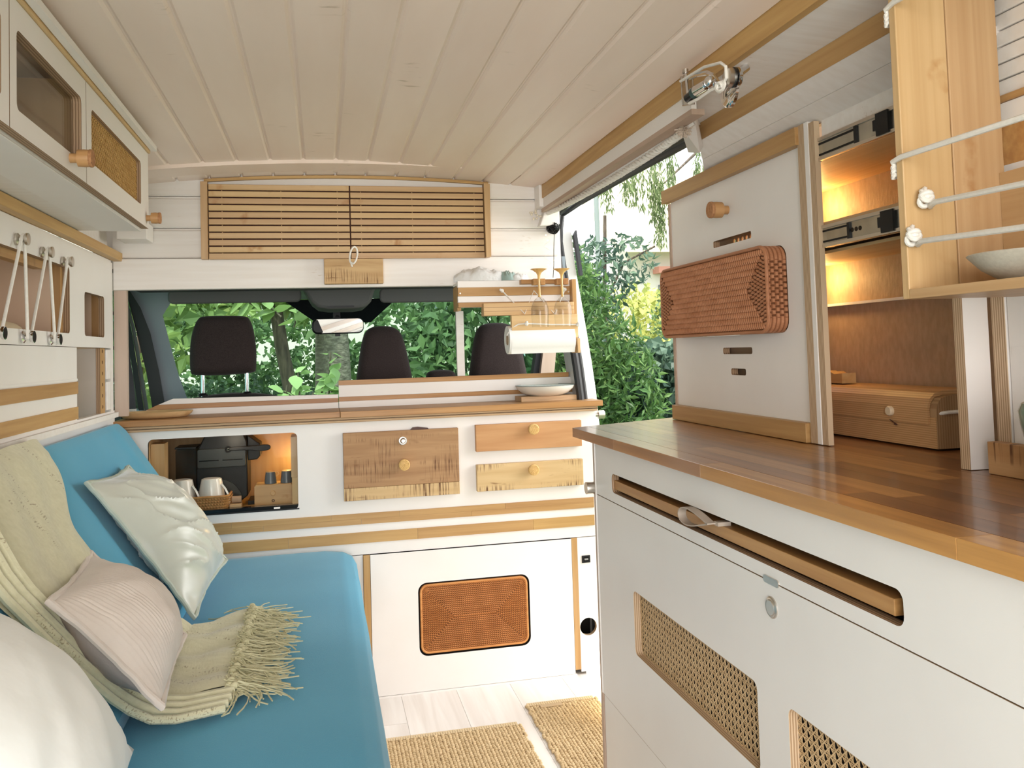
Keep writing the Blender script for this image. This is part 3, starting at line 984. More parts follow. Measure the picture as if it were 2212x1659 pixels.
def foliage(blobs, n, L, Wd, droop=0.4, shell=0.55):
    v, f = [], []
    tot = sum(r[0] * r[1] * r[2] for _, r in blobs)
    for c, r in blobs:
        k = int(n * r[0] * r[1] * r[2] / tot)
        c = Vector(c)
        for _ in range(k):
            p = rdir() * (shell + (1 - shell) * rnd.random()) ** 0.6
            # clumping
            q = c + Vector((p.x * r[0], p.y * r[1], p.z * r[2]))
            q += Vector(noise.noise_vector(q * 1.7)) * min(r) * 0.35
            s_ = 0.65 + 0.7 * rnd.random()
            leaf_into(v, f, q, rdir(droop), rdir(), L * s_, Wd * s_)
    mb = MB()
    mb.add(v, f)
    return mb


def plant(name, label, cat, base, blobs, n, L, Wd, mat, stems=None, stemmat=bark, group=None, droop=0.4):
    t = thing(name, label, cat, base, group)
    obj('foliage', foliage(blobs, n, L, Wd, droop), mat, t, kind='stuff')
    for st in (stems or []):
        obj('trunk' if st[1] > 0.04 else 'stem', MB().tube(st[0], [st[1] * (1 - 0.35 * i / len(st[0])) for i in range(len(st[0]))], 10), stemmat, t, smooth=True)
    return t


# in front of the windscreen
plant('tree', 'thick grey-barked tree trunk standing behind the rear-view mirror', 'tree', (0.16, 8.0, -0.65),
      [((0.1, 8.3, 2.6), (1.4, 0.8, 0.75)), ((0.9, 9.0, 2.3), (1.1, 0.8, 0.7))], 3800, 0.12, 0.07, leafA, [([(0.17, 8, -0.65), (0.16, 8, 0.6), (0.13, 8.0, 1.4), (0.08, 8.05, 2.6)], 0.135)], paleb)
plant('tree', 'brown-barked tree with a leaning trunk between driver headrest and mirror', 'tree', (-0.30, 8.2, -0.65),
      [((-0.75, 8.1, 1.95), (0.9, 0.5, 0.35)), ((0.0, 8.3, 1.80), (0.45, 0.3, 0.25))], 1500, 0.15, 0.09, leafB, [([(-0.20, 8.2, -0.65), (-0.26, 8.2, 0.7), (-0.36, 8.2, 1.25), (-0.46, 8.25, 2.0)], 0.075)])
plant('tree', 'slim grey sapling trunk beside the leaning brown trunk', 'tree', (-0.02, 8.6, -0.65),
      [((0.0, 8.6, 2.3), (0.5, 0.4, 0.4))], 500, 0.11, 0.06, leafA, [([(-0.03, 8.6, -0.65), (-0.02, 8.6, 0.9), (0.0, 8.6, 2.2)], 0.055)], paleb)
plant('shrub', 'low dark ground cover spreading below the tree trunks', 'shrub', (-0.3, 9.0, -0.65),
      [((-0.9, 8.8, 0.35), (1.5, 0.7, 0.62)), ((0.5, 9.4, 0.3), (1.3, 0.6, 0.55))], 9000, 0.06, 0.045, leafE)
plant('shrub', 'tall dark hedge wall behind the trees', 'shrub', (0.0, 12.0, -0.65),
      [((-2.6, 12, 0.8), (1.6, 0.7, 1.5)), ((0.3, 12.6, 0.4), (2.0, 0.6, 1.0)), ((2.6, 12.2, 1.2), (1.7, 0.8, 2.0)), ((-0.9, 13.0, 2.2), (1.6, 0.6, 0.8)), ((-0.6, 12.4, 1.1), (1.2, 0.5, 0.7))], 17000, 0.11, 0.075, leafA)
plant('tree', 'leafy tree with large pale leaves left of the driver headrest', 'tree', (-1.25, 7.0, -0.65),
      [((-1.30, 7.0, 1.50), (0.50, 0.35, 0.42)), ((-0.85, 7.2, 1.60), (0.4, 0.3, 0.22)), ((-1.7, 7.6, 1.1), (0.5, 0.4, 0.7))], 1150, 0.13, 0.085, leafB, [([(-1.5, 7.1, -0.65), (-1.45, 7.1, 0.6), (-1.3, 7.0, 1.7)], 0.045)])
plant('shrub', 'dense broad-leaved bush filling the windscreen behind the passenger seats', 'shrub', (0.95, 6.6, -0.65),
      [((1.05, 6.7, 0.95), (0.62, 0.45, 0.55)), ((0.78, 6.6, 0.7), (0.42, 0.35, 0.42)), ((1.5, 6.9, 1.2), (0.65, 0.5, 0.75)), ((1.9, 6.6, 0.6), (0.6, 0.5, 1.0)), ((0.7, 7.0, 1.45), (0.35, 0.3, 0.22))], 6500, 0.105, 0.055, leafA, droop=0.7)
plant('shrub', 'dark bluish hedge outside the driver door window', 'shrub', (-2.6, 6.0, -0.65),
      [((-2.0, 7.0, 0.9), (0.45, 1.2, 1.2)), ((-2.7, 6.0, 0.8), (0.4, 1.3, 1.3))], 5500, 0.07, 0.05, leafC)


def leaf_mesh(name, L, Wd, mat):
    me = bpy.data.meshes.new(name)
    prof = [(0, 0.0), (0.18, 0.34), (0.42, 0.5), (0.7, 0.34), (0.9, 0.12), (1.0, 0.0)]
    v, f = [], []
    for t, w in prof:
        v += [(-w * Wd, t * L, 0.12 * w * Wd - 0.12 * L * t * t), (0, t * L, -0.12 * L * t * t), (w * Wd, t * L, 0.12 * w * Wd - 0.12 * L * t * t)]
    for i in range(len(prof) - 1):
        for k in range(2):
            f.append((i * 3 + k, i * 3 + k + 1, i * 3 + k + 4, i * 3 + k + 3))
    me.from_pydata(v, [], f)
    me.materials.append(mat)
    me.polygons.foreach_set('use_smooth', [True] * len(me.polygons))
    return me


lm = leaf_mesh('leaf', 0.115, 0.085, leafG)
lm2 = leaf_mesh('leaf', 0.17, 0.11, leafB)


def leafy(name, label, stems, n, lmesh, cat='sapling'):
    base = stems[0][0]
    t = thing(name, label, cat, base)
    for st in stems:
        obj('stem', MB().tube(st, 0.006, 6), bark, t, smooth=True)
    for i in range(n):
        st = stems[i % len(stems)]
        k = rnd.random() * (len(st) - 1.001)
        a = int(k)
        p = Vector(st[a]).lerp(Vector(st[a + 1]), k - a)
        o = bpy.data.objects.new('leaf', lmesh)
        COL.objects.link(o)
        o.parent = t
        o.location = p - Vector(base) + Vector((rnd.uniform(-.03, .03), rnd.uniform(-.03, .03), 0))
        d = Vector((rnd.gauss(0, 1), rnd.gauss(-0.3, 0.5), rnd.gauss(-0.2, 0.6))).normalized()
        o.rotation_euler = (d.to_track_quat('Y', 'Z').to_matrix() @ Matrix.Rotation(rnd.uniform(-0.7, 0.7), 3, 'Y')).to_euler()
        s_ = rnd.uniform(0.6, 1.15)
        o.scale = (s_, s_, s_)
    return t


leafy('sapling', 'pale green leafy shoot rising in front of the thick trunk', [[(0.03, 5.6, -0.65), (0.03, 5.6, 0.7), (0.055, 5.6, 1.18)], [(0.06, 5.6, -0.65), (0.075, 5.62, 0.8), (0.05, 5.6, 1.02)], [(-0.02, 5.7, -0.65), (-0.02, 5.7, 0.7), (0.0, 5.7, 0.98)]], 100, lm)
leafy('sapling', 'pale green leafy shoots left of the thick trunk behind the cabinet', [[(-0.13, 5.6, -0.65), (-0.13, 5.6, 0.7), (-0.15, 5.6, 1.06)], [(-0.25, 5.7, -0.65), (-0.25, 5.7, 0.8), (-0.22, 5.7, 0.98)], [(-0.06, 5.8, -0.65), (-0.08, 5.8, 0.6), (-0.06, 5.8, 0.92)]], 84, lm)
leafy('overhanging_branch', 'branch of big lime-green leaves hanging above the driver headrest', [[(-0.46, 8.25, 2.0), (-0.8, 6.4, 2.0), (-0.62, 5.8, 1.62), (-0.42, 5.7, 1.50)], [(-0.46, 8.25, 2.0), (-0.7, 6.4, 1.95), (-0.45, 5.8, 1.60), (-0.25, 5.7, 1.42)]], 34, lm2, 'branch')
leafy('overhanging_branch', 'branch of pale leaves drooping beside the leaning trunk', [[(-0.44, 8.22, 1.9), (-0.1, 6.4, 2.0), (-0.12, 6.0, 1.62), (-0.18, 6.0, 1.36)], [(-0.44, 8.22, 1.9), (0.05, 6.4, 1.95), (0.0, 6.1, 1.55), (-0.02, 6.1, 1.30)]], 44, lm2, 'branch')
# house beyond the trees
h = thing('house', 'pale rendered house glimpsed between the trees ahead', 'house', (-1.0, 20, -0.65))
bx('wall', -7.5, 4.5, 20, 21, -0.65, 5.5, housew, h)
for xx in (-5.2, -3.4, 2.6):
    bx('window', xx, xx + 0.7, 19.95, 20.0, 1.5, 2.7, houseg, h)
mb = MB().prism([(19.6, 5.3), (24, 8.0), (24, 7.8), (19.6, 5.1)], 'x', -8, 5)
obj('roof', mb, houser, h)

# seen through the sliding door
plant('shrub', 'feathery light green bush just outside the sliding door', 'shrub', (2.05, 6.2, -0.65),
      [((1.98, 6.2, 0.9), (0.28, 0.35, 0.85)), ((2.22, 6.1, 0.65), (0.34, 0.35, 0.7)), ((1.9, 6.3, 1.55), (0.2, 0.3, 0.3)), ((2.3, 6.0, 0.0), (0.4, 0.4, 0.6))], 6500, 0.085, 0.026, leafH, droop=0.2)
plant('shrub', 'blue-green ivy bush with broad leaves beside the wooden sliding panel', 'shrub', (2.6, 6.5, -0.65),
      [((2.55, 6.5, 0.85), (0.3, 0.3, 0.42)), ((2.75, 6.4, 0.55), (0.36, 0.3, 0.65)), ((2.45, 6.45, 0.2), (0.3, 0.3, 0.6)), ((3.0, 6.7, 0.9), (0.3, 0.3, 0.4))], 2600, 0.09, 0.085, leafC, droop=0.6)
plant('shrub', 'sunlit yellow-green bush far beyond the sliding door', 'shrub', (4.6, 11.0, -0.65),
      [((4.25, 11, 1.35), (0.62, 0.6, 0.62)), ((4.75, 11.4, 1.5), (0.5, 0.5, 0.5)), ((4.3, 11, 0.3), (0.9, 0.6, 0.9))], 3600, 0.10, 0.07, leafD)
plant('shrub', 'grey-green small-leaved bush at the edge of the sliding panel', 'shrub', (3.9, 8.6, -0.65),
      [((3.75, 8.6, 1.15), (0.36, 0.4, 0.55)), ((4.0, 8.8, 0.5), (0.5, 0.4, 0.8))], 3200, 0.05, 0.03, leafA)
plant('tree', 'thin young tree with sparse leaves outside the door seal', 'tree', (2.45, 7.6, -0.65),
      [((2.55, 7.6, 1.85), (0.34, 0.3, 0.42)), ((2.85, 7.6, 2.0), (0.3, 0.25, 0.26)), ((2.5, 7.5, 1.3), (0.25, 0.25, 0.4))], 900, 0.085, 0.035, leafC, [([(2.60, 7.6, -0.65), (2.60, 7.6, 1.6), (2.63, 7.6, 2.4)], 0.02), ([(2.62, 7.6, 1.6), (2.8, 7.6, 1.95), (3.1, 7.55, 2.1)], 0.012)])
obj('lamp_pole', MB().tube([(3.02, 9.0, -0.65), (3.02, 9.0, 3.3)], 0.028, 10), M('pole_grey', (0.30, 0.36, 0.35), 0.5), smooth=True, label='thin grey-green pole rising outside beside the door seal', cat='pole')
# weeping conifer
wc = thing('weeping_conifer', 'weeping conifer branches hanging down against the white sky', 'tree', (3.6, 8.2, -0.65))
obj('trunk', MB().tube([(4.6, 8.6, -0.65), (4.6, 8.6, 4.5)], 0.10, 10), bark, wc, smooth=True)
v, f = [], []
for b_ in range(11):
    x0 = 2.45 + b_ * 0.14 + rnd.uniform(-.05, .05)
    y0 = 7.3 + rnd.uniform(-.4, .5)
    z0 = 3.25 - 0.05 * b_ + rnd.uniform(-.25, .2)
    br = [(4.6, 8.6, z0 + 0.9), ((x0 + 4.6) / 2, (y0 + 8.6) / 2, z0 + 0.5), (x0, y0, z0)]
    obj('branch', MB().tube(br, [0.03, 0.02, 0.008], 6), bark, wc, smooth=True)
    for s_ in range(4):
        xa = x0 + rnd.uniform(-.16, .16)
        ya = y0 + rnd.uniform(-.12, .12)
        za = z0 + rnd.uniform(-.1, .15)
        ln = rnd.uniform(0.3, 0.75)
        for q in range(int(ln * 200)):
            t_ = rnd.random()
            c = Vector((xa + rnd.gauss(0, .022), ya + rnd.gauss(0, .022), za - ln * t_))
            leaf_into(v, f, c, Vector((rnd.gauss(0, .3), rnd.gauss(0, .3), -1)).normalized(), rdir(), rnd.uniform(.05, .10), 0.014)
obj('needles', MB().add(v, f), leafF, wc, kind='stuff')
h2 = thing('house', 'cream house with red roof edge glimpsed beyond the conifer through the sliding door', 'house', (6.6, 15, -0.65))
bx('wall', 5.6, 12.0, 15.0, 16, -0.65, 3.0, housew, h2)
mb = MB().prism([(14.4, 3.0), (18, 5.2), (18, 5.0), (14.4, 2.85)], 'x', 5.2, 12.4)
obj('roof', mb, M('cream_soffit', (0.75, 0.68, 0.50), 0.8), h2)
bx('awning', 6.1, 6.9, 14.7, 15.0, 2.50, 2.62, M('faded_red_awning', (0.60, 0.28, 0.22), 0.8), h2)
bx('window', 6.2, 7.0, 14.96, 15.0, 1.3, 2.3, houseg, h2)
v, f = [], []
for q in range(5000):
    c = Vector((rnd.uniform(3.0, 8.5), rnd.uniform(8.6, 12.5), -0.66))
    leaf_into(v, f, c, Vector((rnd.gauss(0, .3), rnd.gauss(0, .3), 1)).normalized(), rdir(), rnd.uniform(.1, .22), 0.02)
obj('tall_grass', MB().add(v, f), leafB, label='tall pale grass on the ground beyond the ivy bush', cat='grass', kind='stuff')
# ================================================================== helper shapes for weave
def bead_path(mb, pts, normal, size, step, mi=0, lift=0.0, twist=0.0):
    """row of little rounded stitches along a polyline; size = (along, across, up)"""
    nrm = Vector(normal).normalized()
    pts = [Vector(p) for p in pts]
    for a, b in zip(pts, pts[1:]):
        L = (b - a).length
        if L < 1e-6:
            continue
        d = (b - a) / L
        n = max(1, int(L / step))
        s = nrm.cross(d)
        if twist:
            dd = (d * math.cos(twist) + s * math.sin(twist))
            ss = nrm.cross(dd)
        else:
            dd, ss = d, s
        for i in range(n):
            c = a + d * (L * (i + 0.5) / n) + nrm * lift
            al, ac, u = dd * size[0] * 0.5, ss * size[1] * 0.5, nrm * size[2]
            mb.add([c - al - ac * .35, c - al * .2 - ac, c + al + ac * -.35, c + al + ac * .35, c + al * .2 + ac, c - al + ac * .35, c + u - al * .45 - ac * .3, c + u + al * .45 - ac * .3, c + u + al * .45 + ac * .3, c + u - al * .45 + ac * .3],
                   [(0, 1, 7, 6), (1, 2, 7), (2, 3, 8, 7), (3, 4, 9, 8), (4, 5, 9), (5, 0, 6, 9)], mi)
    return mb


def cork_knob(name, parent, c, axis, sgn, r=0.0165):
    """cork knob: stem, wooden collar, cork disc"""
    s = sgn
    mb = MB()
    prof = [(r * .55, 0.0), (r * .55, s * r * .75), (r * .98, s * r * 0.85), (r * 1.02, s * r * 1.55), (r * .98, s * r * 2.05)]
    o = obj(name, mb.lathe(prof, c, axis, 20), knobwood, parent, smooth=True)
    mb = MB()
    prof = [(r * .99, s * r * 2.05), (r * 1.03, s * r * 2.1), (r * 1.03, s * r * 2.35), (r * .97, s * r * 2.42)]
    obj('cork_disc', mb.lathe(prof, c, axis, 20), cork, o, smooth=True)
    return o


def cane_web(u0, u1, v0, v1, pitch, axis, w, sign=-1, sw=0.0022):
    """six-way cane: paired rails, paired stiles, two diagonals, all real strips"""
    mb = MB()

    def strip(a, b, wd, off):
        a, b = Vector(a), Vector(b)
        d = (b - a)
        if d.length < 1e-6:
            return
        d.normalize()
        n = Vector((-d.y, d.x)) * wd / 2
        q = [a - n, b - n, b + n, a + n]
        t0, t1 = w + sign * off, w + sign * (off + 0.0006)
        mb.hexa([P3(axis, t0, p) for p in q] + [P3(axis, t1, p) for p in q])
    g = sw * 1.15
    n = int((v1 - v0) / pitch)
    for i in range(n + 1):
        v = v0 + (i + 0.5) * pitch
        for s in (-g, g):
            if v0 < v + s < v1:
                strip((u0, v + s), (u1, v + s), sw, 0.0006)
    n = int((u1 - u0) / pitch)
    for i in range(n + 1):
        u = u0 + (i + 0.5) * pitch
        for s in (-g, g):
            if u0 < u + s < u1:
                strip((u + s, v0), (u + s, v1), sw, 0.0)
    H_ = v1 - v0
    for k in range(-int(H_ / pitch) - 2, int((u1 - u0) / pitch) + 2):
        for sg in (1, -1):
            # line u = ua + sg*(v - v0)
            ua = u0 + (k + 0.5) * pitch if sg > 0 else u0 + (k + int(H_ / pitch) + 1.5) * pitch
            pa, pb = [ua, v0], [ua + sg * H_, v1]
            # clip in u
            pts = [pa, pb]
            du = pb[0] - pa[0]
            t0, t1 = 0.0, 1.0
            ta, tb = (u0 - pa[0]) / du, (u1 - pa[0]) / du
            t0, t1 = max(t0, min(ta, tb)), min(t1, max(ta, tb))
            if t1 - t0 < 0.01:
                continue
            strip((pa[0] + du * t0, v0 + H_ * t0), (pa[0] + du * t1, v0 + H_ * t1), sw * 1.15, 0.0012 if sg > 0 else 0.0017)
    return mb


# ================================================================== left side: wall cupboard with cords
sc = thing('wall_cupboard', 'long white wall cupboard with a corded opening and a small square opening, left', 'cupboard', (-0.65, 1.6, 1.205))
mb = MB().plate(rect(0.2, 2.921, 1.205, 1.484), [rr(1.25, 2.462, 1.240, 1.415, 0.012, 4), rr(2.607, 2.830, 1.237, 1.362, 0.012, 4)], 'x', -0.650, -0.666)
obj('front_panel', mb, [white, plyXd], sc, bevel=0.0)
bx('back_panel', -0.868, -0.862, 0.2, 2.92, 1.205, 1.48, cabin_in, sc)
bx('shelf_board', -0.862, -0.667, 0.2, 2.92, 1.205, 1.217, cabin_in, sc)
bx('top_board', -0.862, -0.667, 0.2, 2.92, 1.468, 1.482, oak['y'], sc)
bx('rail', -0.690, -0.667, 0.2, 2.30, 1.395, 1.44, oak['y'], sc)
dvm = M('divider_board', (0.66, 0.49, 0.36), 0.6)
bx('divider', -0.862, -0.690, 2.44, 2.462, 1.217, 1.468, dvm, sc)
bx('divider', -0.862, -0.690, 2.845, 2.865, 1.217, 1.468, dvm, sc)
bx('divider_edge', -0.690, -0.667, 2.44, 2.462, 1.217, 1.468, oak['z'], sc)
bx('divider_edge', -0.690, -0.667, 2.845, 2.865, 1.217, 1.468, oak['z'], sc)
bx('divider', -0.862, -0.75, 2.02, 2.04, 1.217, 1.44, cabin_in, sc)
obj('peg', MB().tube([(-0.80, 2.66, 1.275), (-0.72, 2.70, 1.275)], 0.004, 8).ball((-0.715, 2.703, 1.275), 0.006), knobwood, sc)
obj('screw', MB().lathe([(0.005, 0), (0.004, 0.006)], (-0.70, 2.72, 1.236), 'z', 8), blackp, sc)
bx('trim_strip', -0.652, -0.626, 0.2, 3.024, 1.4855, 1.513, oak['y'], sc, bevel=0.001)
# chrome bobbins with white elastic cord
tops = [(2.05, 1.436), (2.225, 1.428), (2.392, 1.423)]
bots = [(1.905, 1.226), (2.085, 1.222), (2.283, 1.220)]


def bobbin(y, z, mat_, parent):
    mb = MB()
    pr = [(0.0125, 0.0), (0.0135, 0.002), (0.0135, 0.006), (0.008, 0.010), (0.0075, 0.016), (0.0125, 0.021), (0.0135, 0.0225), (0.0135, 0.027), (0.011, 0.0275)]
    return obj('bobbin', mb.lathe(pr, (-0.650, y, z), 'x', 20), mat_, parent, smooth=True)


for y, z in tops:
    bobbin(y, z, steel, sc)
for y, z in bots:
    b_ = bobbin(y, z, chrome, sc)
    obj('cap', MB().lathe([(0.0112, 0.0272), (0.0112, 0.0278)], (-0.650, y, z), 'x', 18), darkvoid, b_)
zig = []
X_ = -0.634
seq = [bots[0], tops[0], bots[1], tops[1], bots[2], tops[2]]
loop = [(X_, 1.85, 1.32)]
for i, (y, z) in enumerate(seq):
    up = i % 2
    s_ = 1 if up else -1
    loop += [(X_, y - 0.009, z + s_ * 0.004), (X_, y, z + s_ * 0.010), (X_, y + 0.009, z + s_ * 0.004)]
loop = loop[2:-1]
obj('elastic_cord', MB().tube(loop, 0.0036, 8), cord, sc, smooth=True)
# rolled bedding inside the cupboard
mb = MB()


def bed(u, v):
    y = 1.35 + u * 0.98
    a = v * math.pi
    r = 0.055 + 0.012 * noise.noise(Vector((y * 5, v * 3, 0)))
    e = min(1, (1 - u) / 0.08) ** 0.5 if u > 0.92 else 1
    return (-0.765 + math.cos(a) * 0.075 * e + 0.0, y, 1.218 + math.sin(a) * r * e + 0.006 * noise.noise(Vector((y * 14, v * 4, 3))))


obj('rolled_blanket', MB().grid(bed, 40, 12), M('cream_bedding', (0.66, 0.54, 0.37), 0.85, bump=(20, 0.3, 0.01), col2=(0.60, 0.47, 0.30), scale=(10, 10, 10)), smooth=True, label='cream rolled blanket lying behind the elastic cords in the wall cupboard', cat='blanket')

# panel under the cupboard
lp = thing('wall_panel', 'white panel with two wooden stripes behind the bench, left of the niche', 'wall panel', (-0.65, 1.4, 1.0))
bx('board', -0.664, -0.650, 0.2, 2.525, 1.0, 1.2035, white, lp)
bx('stripe', -0.651, -0.6465, 0.2, 2.524, 1.078, 1.1105, oak['y'], lp)
bx('stripe', -0.651, -0.6465, 0.2, 2.524, 1.010, 1.043, oak['y'], lp)
bx('top_lip', -0.651, -0.6475, 0.2, 2.524, 1.113, 1.119, white, lp)
bx('ledge', -0.700, -0.640, 0.2, 2.962, 0.985, 1.0, whiteplank, lp)
# niche with a perforated batten
nb = thing('perforated_batten', 'upright wooden batten with a row of round holes in the niche on the left', 'batten', (-0.66, 2.83, 1.0))
obj('batten', MB().plate(rect(2.800, 2.858, 1.0, 1.204), [circ(2.829, 1.025 + 0.034 * i, 0.006, 12) for i in range(6)], 'x', -0.656, -0.668), [oak['z'], plyXd], nb)
# food bag in the niche
fb = thing('snack_bag', 'white and dark foil bag standing in the niche on the left', 'bag', (-0.74, 2.70, 1.0))


def bagf(u, v):
    y = 2.545 + u * 0.155
    z = 1.002 + v * 0.135
    t = math.sin(math.pi * min(max(u, 0), 1)) ** 0.6 * (0.03 * math.sin(math.pi * min(v * 0.86 + 0.06, 1)) ** 0.7)
    wob = 0.004 * noise.noise(Vector((u * 6, v * 7, 1)))
    return (-0.735 + t + wob, y + 0.006 * noise.noise(Vector((v * 5, 0, 7))), z)


mb = MB().grid(bagf, 16, 20)
mb.m = [1 if (0.28 < (i // 16 + .5) / 20 < 0.62 - 0.25 * abs((i % 16) / 16 - .4)) else (2 if (i // 16 + .5) / 20 <= 0.2 else 0) for i in range(len(mb.f))]
obj('bag_front', mb, [packw, packd, packg], fb, smooth=True)
obj('bag_back', MB().grid(lambda u, v: (lambda p: (-0.735 - (p[0] + 0.735), p[1], p[2]))(bagf(u, v)), 12, 14), packw, fb, smooth=True)
fc = bpy.data.curves.new('print', 'FONT')
fc.body = 'aya'
fc.size = 0.052
fc.shear = 0.25
fc.extrude = 0.0004
to = bpy.data.objects.new('lettering', fc)
COL.objects.link(to)
dg = bpy.context.evaluated_depsgraph_get()
tm = bpy.data.meshes.new_from_object(to.evaluated_get(dg))
bpy.data.objects.remove(to)
tm.materials.clear()
tm.materials.append(paper)
to = bpy.data.objects.new('lettering', tm)
COL.objects.link(to)
to.parent = fb
to.rotation_euler = (math.pi / 2, 0, math.pi / 2)
to.location = Vector((-0.697, 2.550, 1.052)) - ORG[fb.name]
obj('print_mark', MB().prism([(2.575, 1.100), (2.592, 1.112), (2.609, 1.100)], 'x', -0.712, -0.710).box(-0.712, -0.710, 2.568, 2.616, 1.092, 1.096), packd, fb)

# ================================================================== upper cupboard, left
uc = thing('overhead_cupboard', 'white overhead cupboard with window openings and cork knobs, upper left', 'cupboard', (-0.55, 1.3, 1.52))
UX = -0.453
bx('bottom_board', -0.70, UX - 0.02, 0.1, 2.475, 1.516, 1.528, whiteplank, uc)
bx('bottom_board', -0.575, UX - 0.02, 0.1, 2.470, 1.5135, 1.5158, white, uc, bevel=0.001)
bx('end_panel', -0.70, UX - 0.002, 2.458, 2.472, 1.528, 1.735, white, uc)
bx('back_panel', -0.699, -0.692, 0.1, 2.458, 1.528, 1.73, nookwood, uc)
bx('top_strip', UX - 0.006, UX + 0.005, 0.1, 2.475, 1.7285, 1.7375, palewood['y'], uc)
bx('top_strip', UX + 0.007, UX + 0.022, 0.1, 2.475, 1.735, 1.748, white, uc)
doors = [(0.60, 1.405, [(0.75, 1.372)], 'open'), (1.408, 1.838, [(1.438, 1.805)], 'open'), (1.841, 2.47, [(1.880, 2.372)], 'cane')]
for y0, y1, hs, kd in doors:
    holes = [rr(a, b, 1.556 if kd == 'open' else 1.570, 1.683, 0.012, 4) for a, b in hs]
    d_ = obj('door', MB().plate(rect(y0, y1, 1.520, 1.7275), holes, 'x', UX, UX - 0.018), [white, plyXd], uc)
    if kd == 'cane':
        a, b = hs[0]
        obj('cane_panel', cane_web(a - 0.004, b + 0.004, 1.566, 1.687, 0.0150, 'x', UX - 0.012, 1, 0.0022), caneg, d_, kind='stuff')
        obj('backing', MB().box(UX - 0.020, UX - 0.019, a - .005, b + .005, 1.565, 1.69), M('cane_backing', (0.50, 0.30, 0.11), 0.8), d_)
    else:
        a, b = hs[0]
        obj('pane', MB().box(UX - 0.0175, UX - 0.0155, a - 0.003, b + 0.003, 1.552, 1.687), acryl, d_)
bx('divider', -0.69, UX - 0.02, 1.395, 1.415, 1.528, 1.728, nookwood, uc)
bx('divider', -0.69, UX - 0.02, 1.832, 1.848, 1.528, 1.728, nookwood, uc)
cork_knob('knob', uc, (UX, 1.725, 1.545), 'x', 1, 0.0165)
cork_knob('knob', uc, (UX, 2.44, 1.545), 'x', 1, 0.0150)

# ================================================================== bench
bs = bx('bench_base', -0.648, 0.075, 0.2, 2.90, 0.0, 0.385, white, label='white bench box under the blue seat cushion', cat='bench', bevel=0.004)


def seatf(u, v):
    # v goes round the cross-section, u along Y
    prof = [(-0.64, 0.388), (-0.64, 0.47), (-0.60, 0.512), (-0.3, 0.520), (0.0, 0.519), (0.055, 0.513), (0.085, 0.497), (0.100, 0.468), (0.104, 0.43), (0.100, 0.395), (0.09, 0.388)]
    k = v * (len(prof) - 1)
    a = min(int(k), len(prof) - 2)
    t = k - a
    x = prof[a][0] * (1 - t) + prof[a + 1][0] * t
    z = prof[a][1] * (1 - t) + prof[a + 1][1] * t
    y = 0.25 + u * 2.69
    e = max(0.0, (u - 0.985) / 0.015)
    z = 0.45 + (z - 0.45) * (1 - 0.45 * e * e)
    z += 0.004 * noise.noise(Vector((x * 3, y * 2.0, 0))) * (1 if z > 0.49 else 0)
    x += 0.004 * noise.noise(Vector((0, y * 3.0, z * 4)))
    return (x, y, z)


mb = MB().grid(seatf, 90, 40)
mb.f.append(tuple(j * 91 for j in range(41)))
mb.f.append(tuple(j * 91 + 90 for j in range(40, -1, -1)))
mb.m += [0, 0]
obj('seat_cushion', mb, blue, smooth=True, label='large blue fabric bench seat cushion', cat='cushion')


def backc(u, v):
    prof = [(-0.60, 0.520), (-0.35, 0.522), (-0.345, 0.56), (-0.40, 0.64), (-0.515, 0.82), (-0.585, 0.925), (-0.606, 0.955), (-0.622, 0.970), (-0.640, 0.968), (-0.647, 0.94), (-0.647, 0.60)]
    k = v * (len(prof) - 1)
    a = min(int(k), len(prof) - 2)
    t = k - a
    x = prof[a][0] * (1 - t) + prof[a + 1][0] * t
    z = prof[a][1] * (1 - t) + prof[a + 1][1] * t
    y = 0.25 + u * 2.67
    e = max(0.0, (u - 0.975) / 0.025)
    cx, cz = -0.60, 0.75
    x = cx + (x - cx) * (1 - 0.10 * e * e)
    z = cz + (z - cz) * (1 - 0.06 * e * e)
    fold = 0.006 * math.exp(-((u - 0.945) / 0.012) ** 2) if z > 0.62 else 0
    x += fold + 0.006 * noise.noise(Vector((y * 2.2, z * 3, 4)))
    return (x, y, z)


mb = MB().grid(backc, 90, 40)
mb.f.append(tuple(j * 91 + 90 for j in range(40, -1, -1)))
mb.m += [0]
obj('back_cushion', mb, blue, smooth=True, label='blue fabric bench back cushion leaning on the striped panel', cat='cushion')


